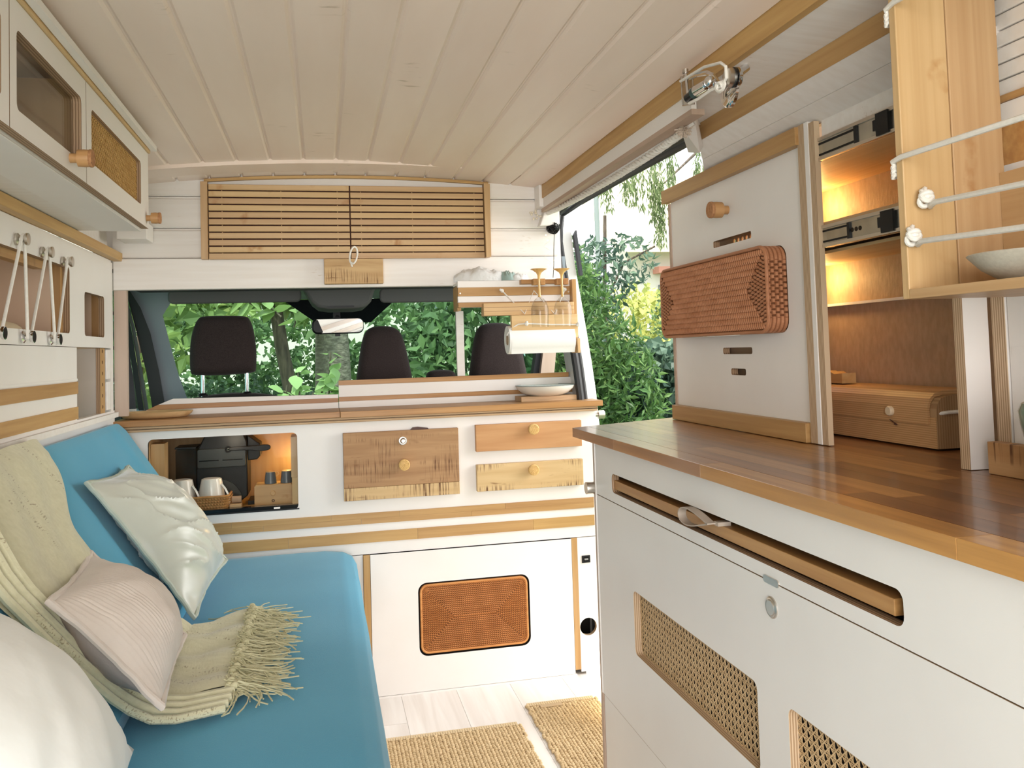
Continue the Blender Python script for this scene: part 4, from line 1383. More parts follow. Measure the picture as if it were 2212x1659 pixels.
def pillow(name, label, P00, P10, P11, P01, thick, mat, backmat, pipe=None, piper=0.006, n=30, ribs=0, wr=0.010, pw=0.75, seed=0, back=0.7):
    P00, P10, P11, P01 = [Vector(p) for p in (P00, P10, P11, P01)]
    nrm = (P10 - P00).cross(P01 - P00).normalized()
    if nrm.x < 0:
        nrm = -nrm
    ctr = (P00 + P10 + P11 + P01) / 4

    def base(u, v):
        # pinched corners
        a, b = 2 * u - 1, 2 * v - 1
        p = P00 * (1 - u) * (1 - v) + P10 * u * (1 - v) + P11 * u * v + P01 * (1 - u) * v
        pinch = 0.055 * (1 - abs(a) ** 2) * (abs(b) ** 3) + 0.055 * (1 - abs(b) ** 2) * (abs(a) ** 3)
        return p + (ctr - p) * pinch * 1.3

    def face(sg, th):
        def f(u, v):
            a, b = 2 * u - 1, 2 * v - 1
            t = ((1 - a * a) * (1 - b * b)) ** pw
            p = base(u, v)
            w = noise.noise(Vector(((u + v) * 1.7 + seed, (u - v) * 4.5, seed * 1.7))) * 0.65 + noise.noise(Vector(((u + v) * 4 + seed, (u - v) * 11, 5.1))) * 0.3
            if wr > 0.012:
                w += 0.55 * max(0.0, 1 - abs(noise.noise(Vector(((u + v) * 2.0 + seed, (u - v) * 5, 2.2)))) * 5) ** 2
            edge = min(1, (1 - max(abs(a), abs(b))) * 6)
            h = th * t + wr * w * edge
            if ribs and sg > 0:
                h += 0.0022 * edge * abs(math.sin(v * ribs * math.pi))
            return p + nrm * sg * h
        return f
    t_ = thing(name, label, 'pillow', (ctr.x, ctr.y, min(p.z for p in (P00, P10, P11, P01))))
    nn = n * (4 if ribs else 1)
    obj('front_cover', MB().grid(face(1, thick), n, nn), mat, t_, smooth=True)
    obj('back_cover', MB().grid(face(-1, thick * back), n, n), backmat, t_, smooth=True)
    if pipe:
        pts = []
        m = 26
        for i in range(m):
            pts.append(base(i / m, 0))
        for i in range(m):
            pts.append(base(1, i / m))
        for i in range(m):
            pts.append(base(1 - i / m, 1))
        for i in range(m):
            pts.append(base(0, 1 - i / m))
        pts = [p + Vector(noise.noise_vector(p * 30)) * 0.0025 for p in pts]
        obj('piping', MB().tube(pts, piper, 8, closed=True), pipe, t_, smooth=True)
    return t_


pillow('throw_pillow', 'sage green satin pillow with piped edge leaning on the blue back cushion', (-0.530, 2.13, 0.888), (-0.301, 2.13, 0.561), (-0.272, 2.55, 0.594), (-0.527, 2.54, 0.872), 0.100, satin, satin, sagetrim, 0.0058, 64, seed=3, wr=0.016, back=0.35)
pillow('throw_pillow', 'blush pink ribbed pillow lying on the sage throw', (-0.430, 1.505, 0.783), (-0.265, 1.505, 0.597), (-0.285, 1.885, 0.594), (-0.463, 1.885, 0.777), 0.080, blush, blushb, blush, 0.0065, 34, ribs=46, seed=9, wr=0.006, back=0.95)
pillow('throw_pillow', 'plain white cotton pillow in the lower left foreground', (-0.525, 1.41, 0.842), (-0.300, 1.47, 0.552), (-0.235, 1.02, 0.56), (-0.46, 0.98, 0.845), 0.075, whitecloth, whitecloth, None, seed=17, wr=0.010, back=0.45)

# sage throw: over the back cushion, down and across the seat ------------
th = thing('throw_blanket', 'sage green knitted throw with fringe draped over the bench back and seat', 'blanket', (-0.35, 1.95, 0.52))
tpath = [(-0.640, 0.905), (-0.650, 0.965), (-0.628, 0.985), (-0.598, 0.962), (-0.570, 0.920), (-0.500, 0.815), (-0.395, 0.652), (-0.345, 0.580), (-0.310, 0.545), (-0.260, 0.533), (-0.215, 0.534), (-0.172, 0.533)]


def along(path, t):
    L = [0]
    for a, b in zip(path, path[1:]):
        L.append(L[-1] + math.hypot(b[0] - a[0], b[1] - a[1]))
    s_ = t * L[-1]
    for i in range(len(path) - 1):
        if s_ <= L[i + 1] + 1e-9:
            q = (s_ - L[i]) / max(L[i + 1] - L[i], 1e-9)
            dx, dz = path[i + 1][0] - path[i][0], path[i + 1][1] - path[i][1]
            l = math.hypot(dx, dz)
            return (path[i][0] + dx * q, path[i][1] + dz * q, -dz / l, dx / l)
    return (*path[-1], 0, 1)


def throwf(off, y0, y1, seed):
    def f(u, v):
        x, z, nx, nz_ = along(tpath, u)
        k = u * (len(y0) - 1)
        a = min(int(k), len(y0) - 2)
        q = k - a
        q = q * q * (3 - 2 * q)
        ya = y0[a] * (1 - q) + y0[a + 1] * q
        yb = y1[a] * (1 - q) + y1[a + 1] * q
        y = ya + (yb - ya) * v
        rip = 0.004 * noise.noise(Vector((u * 7 + seed, v * 5, seed))) + 0.0035 * math.sin(v * 20 + u * 6 + seed) * (0.3 + u)
        e = 0.004 * (1 - min(1, min(v, 1 - v) * 12))
        h = off + rip - e
        return (x + abs(nx) * h, y, z + nz_ * h if nz_ > 0 else z + h * 0.4)
    return f


obj('cloth', MB().grid(throwf(0.017, (1.60, 1.58, 1.53, 1.58, 1.66, 1.71), (2.13, 2.05, 1.90, 1.88, 2.08, 2.21), 1.0), 60, 40), throwm, th, smooth=True)
obj('under_fold', MB().grid(throwf(0.009, (1.56, 1.54, 1.49, 1.54, 1.63, 1.675), (2.10, 2.02, 1.87, 1.86, 2.06, 2.19), 2.2), 50, 30), throwm, th, smooth=True)
obj('under_fold', MB().grid(throwf(0.003, (1.53, 1.51, 1.46, 1.52, 1.62, 1.69), (2.08, 2.0, 1.85, 1.85, 2.05, 2.18), 3.1), 50, 30), throwm, th, smooth=True)
for i in range(4):
    yb_ = [1.60, 1.575, 1.53, 1.575, 1.65, 1.70]
    ya = -i * 0.024
    pts = [(along(tpath, t)[0] + 0.016 - 0.003 * i, ya + yb_[min(int(t * 5), 4)] + (yb_[min(int(t * 5), 4) + 1] - yb_[min(int(t * 5), 4)]) * (t * 5 - min(int(t * 5), 4)) + 0.004 * math.sin(t * 9 + i), along(tpath, t)[1] + 0.008) for t in [k / 18 * 0.90 + 0.08 for k in range(19)]]
    obj('edge_fold', MB().tube(pts, 0.0105 - 0.001 * i, 8), throwm, th, smooth=True)
r2 = random.Random(5)
mb = MB()
for i in range(520):
    t = r2.random()
    y = 1.70 + 0.50 * t
    x0 = -0.178 + r2.uniform(-.014, .014)
    z0 = 0.548 + r2.uniform(-.008, .012)
    ang = r2.gauss(0.05, 0.75) - (0.35 if t < 0.3 else (-0.25 if t > 0.8 else 0))
    L = r2.uniform(0.075, 0.135)
    pts = []
    cv = r2.gauss(0, 1.6)
    a = ang
    p = Vector((x0, y, z0))
    for k in range(7):
        pts.append(p.copy())
        a += cv * 0.2 + r2.gauss(0, .2)
        zt = 0.524 + r2.uniform(0, .022) * (1 - k / 7)
        p = p + Vector((math.cos(a), math.sin(a), 0)) * (L / 6)
        p.z = p.z + (zt - p.z) * 0.33
    mb.tube(pts, 0.0014, 4)
obj('fringe', mb, fringe, th, kind='stuff')
mb = MB()
for i in range(60):
    y = 1.70 + 0.51 * i / 59
    mb.ball((-0.176 + r2.uniform(-.006, .006), y, 0.551 + r2.uniform(-.003, .004)), (0.008, 0.006, 0.007), 7, 5)
obj('fringe_knots', mb, fringe, th, kind='stuff', smooth=True)
# ================================================================== cabinet behind the cab seats
bc = thing('bulkhead_cabinet', 'wide white cabinet with wooden drawers and stripes across the front', 'cabinet', (0.16, 3.0, 0.0))
D = 2.97
mb = MB().plate(rect(-0.654, 0.966, 0.4835, 0.932), [rr(-0.555, -0.086, 0.650, 0.906, 0.016, 5)], 'y', D, D + 0.018)
obj('front_panel', mb, [white, blackp], bc)
bx('end_panel', 0.948, 0.965, D + 0.019, 3.27, 0.01, 0.932, white, bc)
bx('back_panel', -0.654, 0.965, 3.27, 3.28, 0.0, 0.95, nookwood, bc)
bx('toe_board', -0.65, 0.95, 3.02, 3.03, 0.0, 0.06, darkvoid, bc)
bx('inner_shelf', -0.65, 0.945, D + 0.02, 3.27, 0.470, 0.482, cabin_in, bc)
# stripes, each of a few glued lengths
for z0, z1, cuts in ((0.604, 0.6225, [-0.652, -0.30, 0.02, 0.25, 0.62, 0.947]), (0.5855, 0.604, [-0.652, -0.2, 0.12, 0.50, 0.947]), (0.5225, 0.559, [-0.652, -0.12, 0.31, 0.72, 0.947])):
    for a, b in zip(cuts, cuts[1:]):
        bx('stripe', a, b - 0.0006, D - 0.004, D + 0.002, z0, z1 - 0.0003, oak['x'], bc)
# lower front: fixed panels, upright stripes, lift-out door with rattan
bx('side_panel', -0.654, 0.122, D + 0.001, D + 0.017, 0.010, 0.481, white, bc)
bx('upright_stripe', 0.1235, 0.1455, D - 0.003, D + 0.014, 0.010, 0.4805, oak['z'], bc)
bx('upright_stripe', 0.8575, 0.8785, D - 0.003, D + 0.014, 0.019, 0.4815, oak['z'], bc)
mb = MB().plate(rect(0.8795, 0.966, 0.0095, 0.4815), [circ(0.911, 0.165, 0.031, 28)], 'y', D, D + 0.017)
obj('side_panel', mb, [white, plyY], bc)
bx('pipe_recess', 0.86, 0.948, D + 0.10, D + 0.105, 0.08, 0.25, darkvoid, bc)
sw_ = bx('socket', 0.8945, 0.9255, D - 0.004, D + 0.001, 0.391, 0.4165, blackp, bc, bevel=0.001, label='small black switch plate')
mb = MB().box(0.901, 0.919, D - 0.0052, D - 0.0041, 0.3965, 0.4115)
obj('rocker', mb, blackgloss, sw_)
mb = MB()
for q in range(3):
    mb.prism(rr(0.9035 + q * 0.0048, 0.9072 + q * 0.0048, 0.401, 0.407, 0.0012, 2), 'y', D - 0.0060, D - 0.0053)
obj('symbols', mb, M('grey_print', (0.35, 0.35, 0.34), 0.6), sw_)
dr = obj('door', MB().plate(rect(0.147, 0.8565, 0.0065, 0.4805), [rr(0.306, 0.698, 0.124, 0.371, 0.030, 6)], 'y', D - 0.003, D + 0.015), [white, darkvoid], bc)
bx('lower_rail', 0.147, 0.862, D - 0.006, D + 0.012, 0.0, 0.0055, whiteplank, bc)
obj('backing', MB().box(0.30, 0.704, D + 0.014, D + 0.017, 0.118, 0.377), darkvoid, dr)
# concentric rattan inset
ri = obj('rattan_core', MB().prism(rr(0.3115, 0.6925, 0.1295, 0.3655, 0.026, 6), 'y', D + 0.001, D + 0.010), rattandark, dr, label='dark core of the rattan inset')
mb = MB()
R_ = 0.0066
u0, u1, v0, v1 = 0.3125, 0.6915, 0.1305, 0.3645
n = 0
while (v1 - v0) / 2 - n * R_ > R_ * 0.4:
    o_ = (n + 0.5) * R_
    a, b, c_, d_ = u0 + o_, u1 - o_, v0 + o_, v1 - o_
    rd = max(0.026 - o_, 0.001)
    if rd > 0.002:
        L_ = [(p[0], D + 0.001, p[1]) for p in rr(a, b, c_, d_, rd, 4)]
    else:
        L_ = [(a, D + 0.001, c_), (b, D + 0.001, c_), (b, D + 0.001, d_), (a, D + 0.001, d_)]
    if n == 0:
        mb.tube(L_, 0.0042, 8, closed=True)
    else:
        bead_path(mb, L_ + L_[:1], (0, -1, 0), (0.0076, 0.0068, 0.0034), 0.0072, twist=0.0)
    n += 1
obj('rattan_weave', mb, rattan, dr, kind='stuff')

# drawers --------------------------------------------------------------


def drum_knob(parent, c, r=0.0195):
    k_ = obj('knob', MB().lathe([(r * .7, 0.0), (r * .7, -0.012), (r * .96, -0.014), (r, -0.018), (r * .97, -0.024), (r * .80, -0.0262)], c, 'y', 24), braid, parent, smooth=True)
    mb = MB()
    for j in range(4):
        rad = r * (0.12 + 0.22 * j)
        m = max(5, int(2 * math.pi * rad / 0.0042))
        for q in range(m):
            a = 2 * math.pi * q / m + j
            p = Vector((c[0] + rad * math.cos(a), c[1] - 0.0262, c[2] + rad * math.sin(a)))
            mb.ball(p, (0.0026, 0.0014, 0.0013), 6, 4, rot=Matrix.Rotation(-(a + 0.7), 3, 'Y'))
    obj('woven_face', mb, braid, k_, smooth=True)
    return k_


dl = bx('drawer', 0.064, 0.457, 2.947, 2.968, 0.7115, 0.8965, mangod, bc, bevel=0.0015, label='large rough wooden flap')
bx('lower_board', 0.064, 0.457, 2.9475, 2.968, 0.6690, 0.7110, mangop, dl, bevel=0.0015)
drum_knob(dl, (0.266, 2.947, 0.782))
obj('push_button', MB().lathe([(0.0145, 0.0), (0.0145, -0.003), (0.012, -0.004), (0.010, -0.0035), (0.009, -0.011), (0.006, -0.014)], (0.265, 2.947, 0.862), 'y', 20), steel, dl, smooth=True, label='chrome push button')
obj('leather_tab', MB().prism([(0.292, 0.8966), (0.300, 0.9045), (0.318, 0.9055), (0.352, 0.901), (0.355, 0.8966)], 'y', 2.952, 2.964), leatherd, dl)
d2_ = bx('drawer', 0.5185, 0.9035, 2.947, 2.968, 0.8095, 0.9020, mangor, bc, bevel=0.0015, label='upper narrow drawer front of reddish rough wood')
drum_knob(d2_, (0.722, 2.947, 0.880))
d3_ = bx('drawer', 0.5185, 0.9045, 2.947, 2.968, 0.6715, 0.7635, mangop, bc, bevel=0.0015, label='lower narrow drawer front of pale rough wood')
drum_knob(d3_, (0.718, 2.947, 0.738))

# appliance nook -----------------------------------------------------------
bx('nook_floor', -0.60, -0.05, D + 0.019, 3.27, 0.640, 0.655, oak['x'], bc)
bx('nook_top', -0.60, -0.05, D + 0.019, 3.27, 0.912, 0.925, nookwood, bc)
bx('nook_side', -0.575, -0.558, D + 0.019, 3.27, 0.655, 0.912, palewood['z'], bc)
mb = MB().hexa([(-0.52, 3.26, 0.655), (-0.50, 3.10, 0.655), (-0.497, 3.103, 0.655), (-0.515, 3.263, 0.655), (-0.52, 3.26, 0.90), (-0.50, 3.10, 0.90), (-0.497, 3.103, 0.90), (-0.515, 3.263, 0.90)])
obj('nook_side', MB().box(-0.557, -0.515, D + 0.06, 3.10, 0.655, 0.885), palewood['z'], bc)
bx('nook_back', -0.60, -0.05, 3.255, 3.268, 0.64, 0.925, nookwood, bc)
bx('nook_post', -0.108, -0.086, D + 0.019, 3.10, 0.755, 0.890, palewood['z'], bc)
bx('nook_post', -0.106, -0.084, D + 0.019, 3.10, 0.6555, 0.7545, palewood['z'], bc)
bx('nook_side', -0.082, -0.07, D + 0.019, 3.26, 0.655, 0.912, nookwood, bc)
fr = bx('nook_rail', -0.556, -0.083, D + 0.0005, D + 0.03, 0.6505, 0.6665, blackgloss, bc)
bx('rail_lip', -0.556, -0.083, D - 0.002, D + 0.001, 0.6505, 0.6545, blackp, fr)
bx('latch', -0.165, -0.145, D - 0.0035, D, 0.6575, 0.6625, steel, fr)
obj('pane', MB().box(-0.553, -0.088, D + 0.006, D + 0.0085, 0.667, 0.904), acryl, bc)
obj('led_strip', MB().box(-0.107, -0.104, 3.125, 3.155, 0.775, 0.805), warmled, bc)
lamp('nook_light', 'POINT', (-0.115, 3.18, 0.80), 0.42, (1.0, 0.66, 0.20), 0.012)
lamp('nook_fill', 'POINT', (-0.30, 3.02, 0.88), 0.30, (1.0, 0.85, 0.65), 0.03)  # added fill to brighten the nook; no fitting stands here

# coffee machine
cm = thing('coffee_machine', 'black capsule coffee machine seen from the side in the cabinet nook', 'coffee machine', (-0.34, 3.14, 0.655))
prof = smoothp([(-0.424, 0.655), (-0.424, 0.905), (-0.30, 0.907), (-0.258, 0.900), (-0.256, 0.79), (-0.258, 0.655)], 1)
obj('body', MB().prism(prof, 'y', 3.09, 3.22), blackp, cm, bevel=0.004, smooth=True)
obj('side_cover', MB().prism(rr(-0.420, -0.262, 0.790, 0.855, 0.008), 'y', 3.083, 3.092), M('charcoal_plastic', (0.022, 0.025, 0.024), 0.4), cm, bevel=0.002)
for a, b in ((-0.414, -0.350), (-0.338, -0.272)):
    obj('groove', MB().box(a, b, 3.081, 3.0835, 0.8135, 0.8165), blackgloss, cm)
mb = MB().prism(smoothp([(-0.420, 0.665), (-0.420, 0.745), (-0.36, 0.752), (-0.315, 0.745), (-0.285, 0.715), (-0.270, 0.680), (-0.285, 0.690), (-0.330, 0.668)], 2), 'y', 3.080, 3.092)
obj('base_cover', mb, M('charcoal_gloss', (0.03, 0.034, 0.033), 0.3), cm, bevel=0.002)
mb = MB().prism([(-0.258, 0.895), (-0.225, 0.868), (-0.215, 0.862), (-0.215, 0.820), (-0.226, 0.808), (-0.258, 0.806)], 'y', 3.11, 3.20)
obj('spout_head', mb, blackp, cm, bevel=0.003)
lv = obj('lever', MB().prism(smoothp([(-0.325, 0.845), (-0.322, 0.857), (-0.24, 0.858), (-0.19, 0.862), (-0.178, 0.855), (-0.180, 0.842), (-0.21, 0.838), (-0.25, 0.846)], 1), 'y', 3.074, 3.086), blackp, cm, bevel=0.002)
obj('pivot', MB().lathe([(0.011, 0.0), (0.011, -0.004)], (-0.318, 3.080, 0.851), 'y', 16).lathe([(0.0045, -0.004), (0.004, -0.006)], (-0.318, 3.080, 0.851), 'y', 12, 1), [blackgloss, chrome], cm, smooth=True)
obj('drip_tray', MB().box(-0.258, -0.225, 3.10, 3.21, 0.655, 0.668), blackp, cm)
obj('water_tank', MB().prism(rr(-0.492, -0.426, 0.700, 0.856, 0.006), 'y', 3.10, 3.20), smoke, cm)
obj('tank_lid', MB().box(-0.494, -0.425, 3.098, 3.202, 0.857, 0.863), blackp, cm, bevel=0.001)
obj('power_cable', MB().tube([(-0.45, 3.09, 0.75), (-0.485, 3.07, 0.753), (-0.505, 3.06, 0.738), (-0.50, 3.06, 0.72), (-0.44, 3.06, 0.722), (-0.40, 3.06, 0.712)], 0.0028, 6), M('grey_cable', (0.42, 0.40, 0.37), 0.5), cm, smooth=True)

# woven tray with two cups
tb = thing('wicker_tray', 'small honey coloured wicker tray holding two upturned white cups', 'tray', (-0.40, 3.04, 0.656))
obj('base', MB().prism(rr(-0.49, -0.318, 2.992, 3.095, 0.02), 'z', 0.656, 0.661), rattan3, tb)
mb = MB()
for q in range(5):
    z = 0.663 + q * 0.0088
    L_ = [(p[0], p[1], z) for p in rr(-0.494 - q * .001, -0.314 + q * .0015, 2.988, 3.10, 0.02, 5)]
    for i in range(len(L_)):
        a, b = Vector(L_[i]), Vector(L_[(i + 1) % len(L_)])
        nrm_ = Vector((b.y - a.y, -(b.x - a.x), 0))
        bead_path(mb, [a, b], nrm_, (0.0085, 0.0080, 0.003), 0.0090, lift=0.001, twist=0.5 if q % 2 else -0.5)
obj('woven_side', mb, rattan3, tb, kind='stuff')
obj('wall', MB().plate(rr(-0.495, -0.313, 2.989, 3.10, 0.02), [rr(-0.491, -0.317, 2.993, 3.096, 0.018)], 'z', 0.661, 0.703), rattan3, tb)
obj('rim', MB().tube([(p[0], p[1], 0.706) for p in rr(-0.496, -0.310, 2.9875, 3.101, 0.021, 5)], 0.004, 8, closed=True), rattan3, tb, smooth=True)


def up_cup(name, label, x, y, z, rt, rb, h, hs):
    c = thing(name, label, 'cup', (x, y, z))
    obj('bowl', MB().lathe([(rb, 0), (rb * .97, h * .3), (rb * .86, h * .65), (rt, h * .93), (rt * .94, h)], (x, y, z), 'z', 28), porcelain, c, smooth=True)
    obj('foot_ring', MB().lathe([(rt * .78, h), (rt * .78, h + .002), (rt * .68, h + .002)], (x, y, z), 'z', 24), porcelain, c, smooth=True)
    pts = [(x + rt * 1.0, y - .016, z + h * .82), (x + rt + hs * .65, y - .020, z + h * .66), (x + rt + hs * 1.15, y - .022, z + h * .46), (x + rt + hs * 1.35, y - .022, z + h * .22), (x + rt + hs * 1.25, y - .021, z + h * .06), (x + rb * .92, y - .016, z + h * .03)]
    obj('handle', MB().ribbon(pts, (0.003, -0.014, 0), 0.003), porcelain, c, smooth=True)
    return c


up_cup('white_cup', 'white cup upside down in the wicker tray, nearest the pillow', -0.462, 3.046, 0.662, 0.033, 0.0445, 0.098, 0.017)
up_cup('white_cup', 'white cup upside down in the wicker tray, in front of the coffee machine', -0.370, 3.046, 0.662, 0.034, 0.0455, 0.097, 0.018)
# wooden bits beside the tray
wb1 = obj('wood_block', MB().box(-0.309, -0.272, 3.0, 3.05, 0.656, 0.676), palewood['x'], bevel=0.001, label='small wooden block lying beside the wicker tray', cat='block')
obj('cork_stopper', MB().lathe([(0.0115, 0), (0.0115, 0.030)], (-0.303, 3.025, 0.688), 'x', 16), M('beige_cork', (0.42, 0.29, 0.20), 0.8), smooth=True, label='short beige roll resting on the wooden block', cat='stopper')
# bamboo drawer box
db = thing('mini_drawer_box', 'small striped bamboo box with round knob beside the coffee machine', 'box', (-0.17, 3.09, 0.656))
pz = [(-0.234, 0.656), (-0.234, 0.718), (-0.229, 0.725), (-0.112, 0.725), (-0.108, 0.720), (-0.108, 0.656)]
obj('body', MB().prism(pz, 'y', 3.062, 3.14), bamboo['x'], db, bevel=0.001)
ld_ = obj('lid_front', MB().box(-0.233, -0.109, 3.058, 3.0615, 0.689, 0.722), bamboo['x'], db)
obj('knob', MB().lathe([(0.009, 0), (0.009, -0.004), (0.007, -0.006)], (-0.172, 3.058, 0.696), 'y', 16), palewood['x'], db, smooth=True)
obj('eyelet', MB().tube([(-0.172 + 0.004 * math.cos(a), 3.060, 0.670 + 0.004 * math.sin(a)) for a in [i * math.pi / 6 for i in range(12)]], 0.0012, 6, closed=True), leatherd, db)


def grey_cup(label, x, y, z):
    c = thing('stoneware_cup', label, 'cup', (x, y, z))
    obj('body', MB().lathe([(0.0205, 0.0), (0.0195, 0.012), (0.0165, 0.036), (0.016, 0.0385)], (x, y, z), 'z', 22), greycup, c, smooth=True)
    obj('unglazed_base', MB().lathe([(0.016, 0.0386), (0.0158, 0.0412), (0.012, 0.0414)], (x, y, z), 'z', 22), palewood['z'], c, smooth=True)
    return c


g1 = grey_cup('small slate-blue cup upside down on the bamboo box, beside the coffee machine', -0.181, 3.09, 0.7255)
obj('handle', MB().ribbon([(-0.166, 3.082, 0.764), (-0.155, 3.078, 0.765), (-0.152, 3.078, 0.757), (-0.162, 3.082, 0.750)], (0, 0.008, 0), 0.001), palewood['x'], g1)
grey_cup('small slate-blue cup upside down on the bamboo box, under the warm light', -0.128, 3.09, 0.7255)

# cabinet worktop with splashboards -------------------------------------------
wt = thing('cabinet_worktop', 'oiled wooden worktop in two lengths on the white cabinet', 'worktop', (0.16, 3.1, 0.932))
bx('board', -0.658, 0.0565, 2.942, 3.17, 0.951, 0.970, teak['x'], wt, bevel=0.001)
bx('board', 0.0575, 0.984, 2.938, 3.17, 0.950, 0.970, teak['x'], wt, bevel=0.001)
bx('plywood_layer', -0.656, 0.968, 2.952, 3.17, 0.9325, 0.9495, plyZ, wt)
bx('ply_gap', -0.656, 0.968, 2.951, 2.953, 0.9405, 0.942, darkvoid, wt)
sl = thing('splashboard', 'low white splashboard with one wooden stripe at the left rear of the worktop', 'splashboard', (-0.27, 3.155, 0.97))
mb = MB().prism([(-0.625, 0.9705), (0.0555, 0.9705), (0.0555, 0.991), (-0.594, 0.991)], 'y', 3.150, 3.166)
obj('white_board', mb, white, sl)
obj('stripe', MB().prism([(-0.593, 0.9915), (0.0555, 0.9915), (0.0555, 1.0065), (-0.555, 1.0085)], 'y', 3.149, 3.166), teak['x'], sl)
obj('top_board', MB().prism([(-0.553, 1.009), (0.0555, 1.007), (0.0555, 1.0195), (-0.506, 1.0275)], 'y', 3.150, 3.166), white, sl)
sr = thing('splashboard', 'tall white splashboard with two wooden stripes at the right rear of the worktop', 'splashboard', (0.49, 3.155, 0.97))
for nm, z0, z1, m_, x1 in (('white_board', 0.9705, 0.9935, white, 0.935), ('stripe', 0.994, 1.0095, teak['x'], 0.935), ('white_board', 1.010, 1.0515, white, 0.930), ('stripe', 1.052, 1.069, teak['x'], 0.921)):
    bx(nm, 0.0575, x1, 3.149 if nm == 'stripe' else 3.150, 3.167, z0, z1, m_, sr)
bx('upright', 0.495, 0.524, 3.172, 3.19, 1.03, 1.313, whiteplank, sr, bevel=0.001)
bx('upright', -0.647, -0.627, 3.151, 3.166, 0.9705, 0.998, white, sl)

# things on the worktop
ot = thing('oval_tray', 'shallow oval bamboo tray on the left end of the worktop', 'tray', (-0.545, 3.06, 0.9705))
mb = MB()
mb.lathe([(0.085, 0.0), (0.100, 0.002), (0.113, 0.012), (0.118, 0.0205), (0.115, 0.0215), (0.108, 0.013), (0.09, 0.006)], (-0.545, 3.06, 0.9705), 'z', 36, sy=0.62)
obj('dish', mb, bamboo['x'], ot, smooth=True)
bl = thing('trivet_block', 'rectangular plywood block under the enamel bowl', 'block', (0.82, 3.06, 0.9705))
bx('block', 0.703, 0.914, 3.02, 3.12, 0.9705, 0.9885, plyZ, bl)
bx('block_end', 0.7022, 0.7032, 3.019, 3.121, 0.9705, 0.9885, oak['y'], bl)
bo = thing('enamel_bowl', 'wide cream bowl with dark rim and mint inside on a plywood block', 'bowl', (0.806, 3.07, 0.989))
prof = [(0.05, 0.0), (0.062, 0.0015), (0.085, 0.010), (0.105, 0.026), (0.1105, 0.0375)]
obj('outside', MB().lathe(prof, (0.806, 3.07, 0.989), 'z', 40), bowlm, bo, smooth=True)
obj('inside', MB().lathe([(0.1085, 0.0378), (0.102, 0.027), (0.082, 0.0125), (0.05, 0.005)], (0.806, 3.07, 0.989), 'z', 40, caps=True), bowlin, bo, smooth=True)
obj('rim', MB().tube([(0.806 + 0.1098 * math.cos(a), 3.07 + 0.1098 * math.sin(a), 1.0268) for a in [i * math.pi / 24 for i in range(48)]], 0.0012, 6, closed=True), rimm, bo)
hk = thing('coat_hook', 'round brushed metal hook knob on the right end of the cabinet', 'hook', (0.975, 2.985, 0.905))
obj('stem', MB().lathe([(0.0075, 0), (0.0075, 0.012)], (0.966, 2.985, 0.915), 'x', 16), steel, hk, smooth=True)
obj('head', MB().lathe([(0.014, 0.012), (0.015, 0.013), (0.015, 0.036), (0.014, 0.037)], (0.966, 2.985, 0.915), 'x', 24), steel, hk, smooth=True)

# ================================================================== blind over the cab opening
sh = thing('slatted_shutter', 'wide bamboo slatted shutter in a wooden frame above the cab opening', 'shutter', (0.105, 2.945, 1.488))
bx('frame_post', -0.379, -0.3575, 2.935, 2.968, 1.4885, 1.746, bamboo['z'], sh, bevel=0.001)
mb = MB().hexa([(0.5705, 2.925, 1.488), (0.588, 2.925, 1.490), (0.588, 2.968, 1.490), (0.5705, 2.968, 1.488), (0.5705, 2.935, 1.752), (0.592, 2.935, 1.750), (0.592, 2.968, 1.750), (0.5705, 2.968, 1.752)])
obj('frame_post', mb, bamboo['z'], sh)
bx('dark_recess', -0.3565, 0.5695, 2.962, 2.9685, 1.49, 1.742, M('recess_brown', (0.09, 0.035, 0.025), 0.8), sh)
for li, (xa, xb) in enumerate(((-0.3555, 0.1025), (0.1055, 0.5685))):
    z = 1.4885
    bx('bottom_rail', xa, xb, 2.943, 2.957, z, z + 0.0195, bamboo['x'], sh, bevel=0.001)
    for q in range(10):
        z0 = 1.5115 + q * 0.0232
        bx('slat', xa + 0.0005, xb - 0.0005, 2.944 + 0.001 * (q % 2), 2.953 + 0.001 * (q % 2), z0, z0 + 0.0187, bamboo['x'], sh, bevel=0.0015)
    for q in range(3):
        xx = xa + (0.042, 0.232, 0.418)[q] if li == 0 else xa + (0.036, 0.212, 0.432)[q]
        obj('lacing_cord', MB().tube([(xx, 2.9545, 1.492), (xx, 2.9545, 1.735)], 0.0016, 6), palewood['z'], sh)
wbk = bx('sign_block', 0.0135, 0.2115, 2.935, 2.961, 1.4015, 1.4865, mango, bevel=0.002, label='rough wooden block on the fascia below the shutter', cat='block')
pts = []
for i in range(20):
    a = 2 * math.pi * i / 20
    pts.append((0.112 + 0.0125 * math.cos(a) + 0.004 * math.sin(a), 2.925 + 0.004 * math.sin(2 * a), 1.497 + 0.029 * math.sin(a)))
cl = thing('cord_loop', 'white cord loop hanging from the middle of the shutter', 'cord', (0.112, 2.925, 1.468))
obj('loop', MB().tube(pts, 0.0032, 8, closed=True), cord, cl, smooth=True)
obj('tail', MB().tube([(0.106, 2.925, 1.475), (0.104, 2.927, 1.466), (0.107, 2.926, 1.458)], 0.0028, 6), cord, cl, smooth=True)

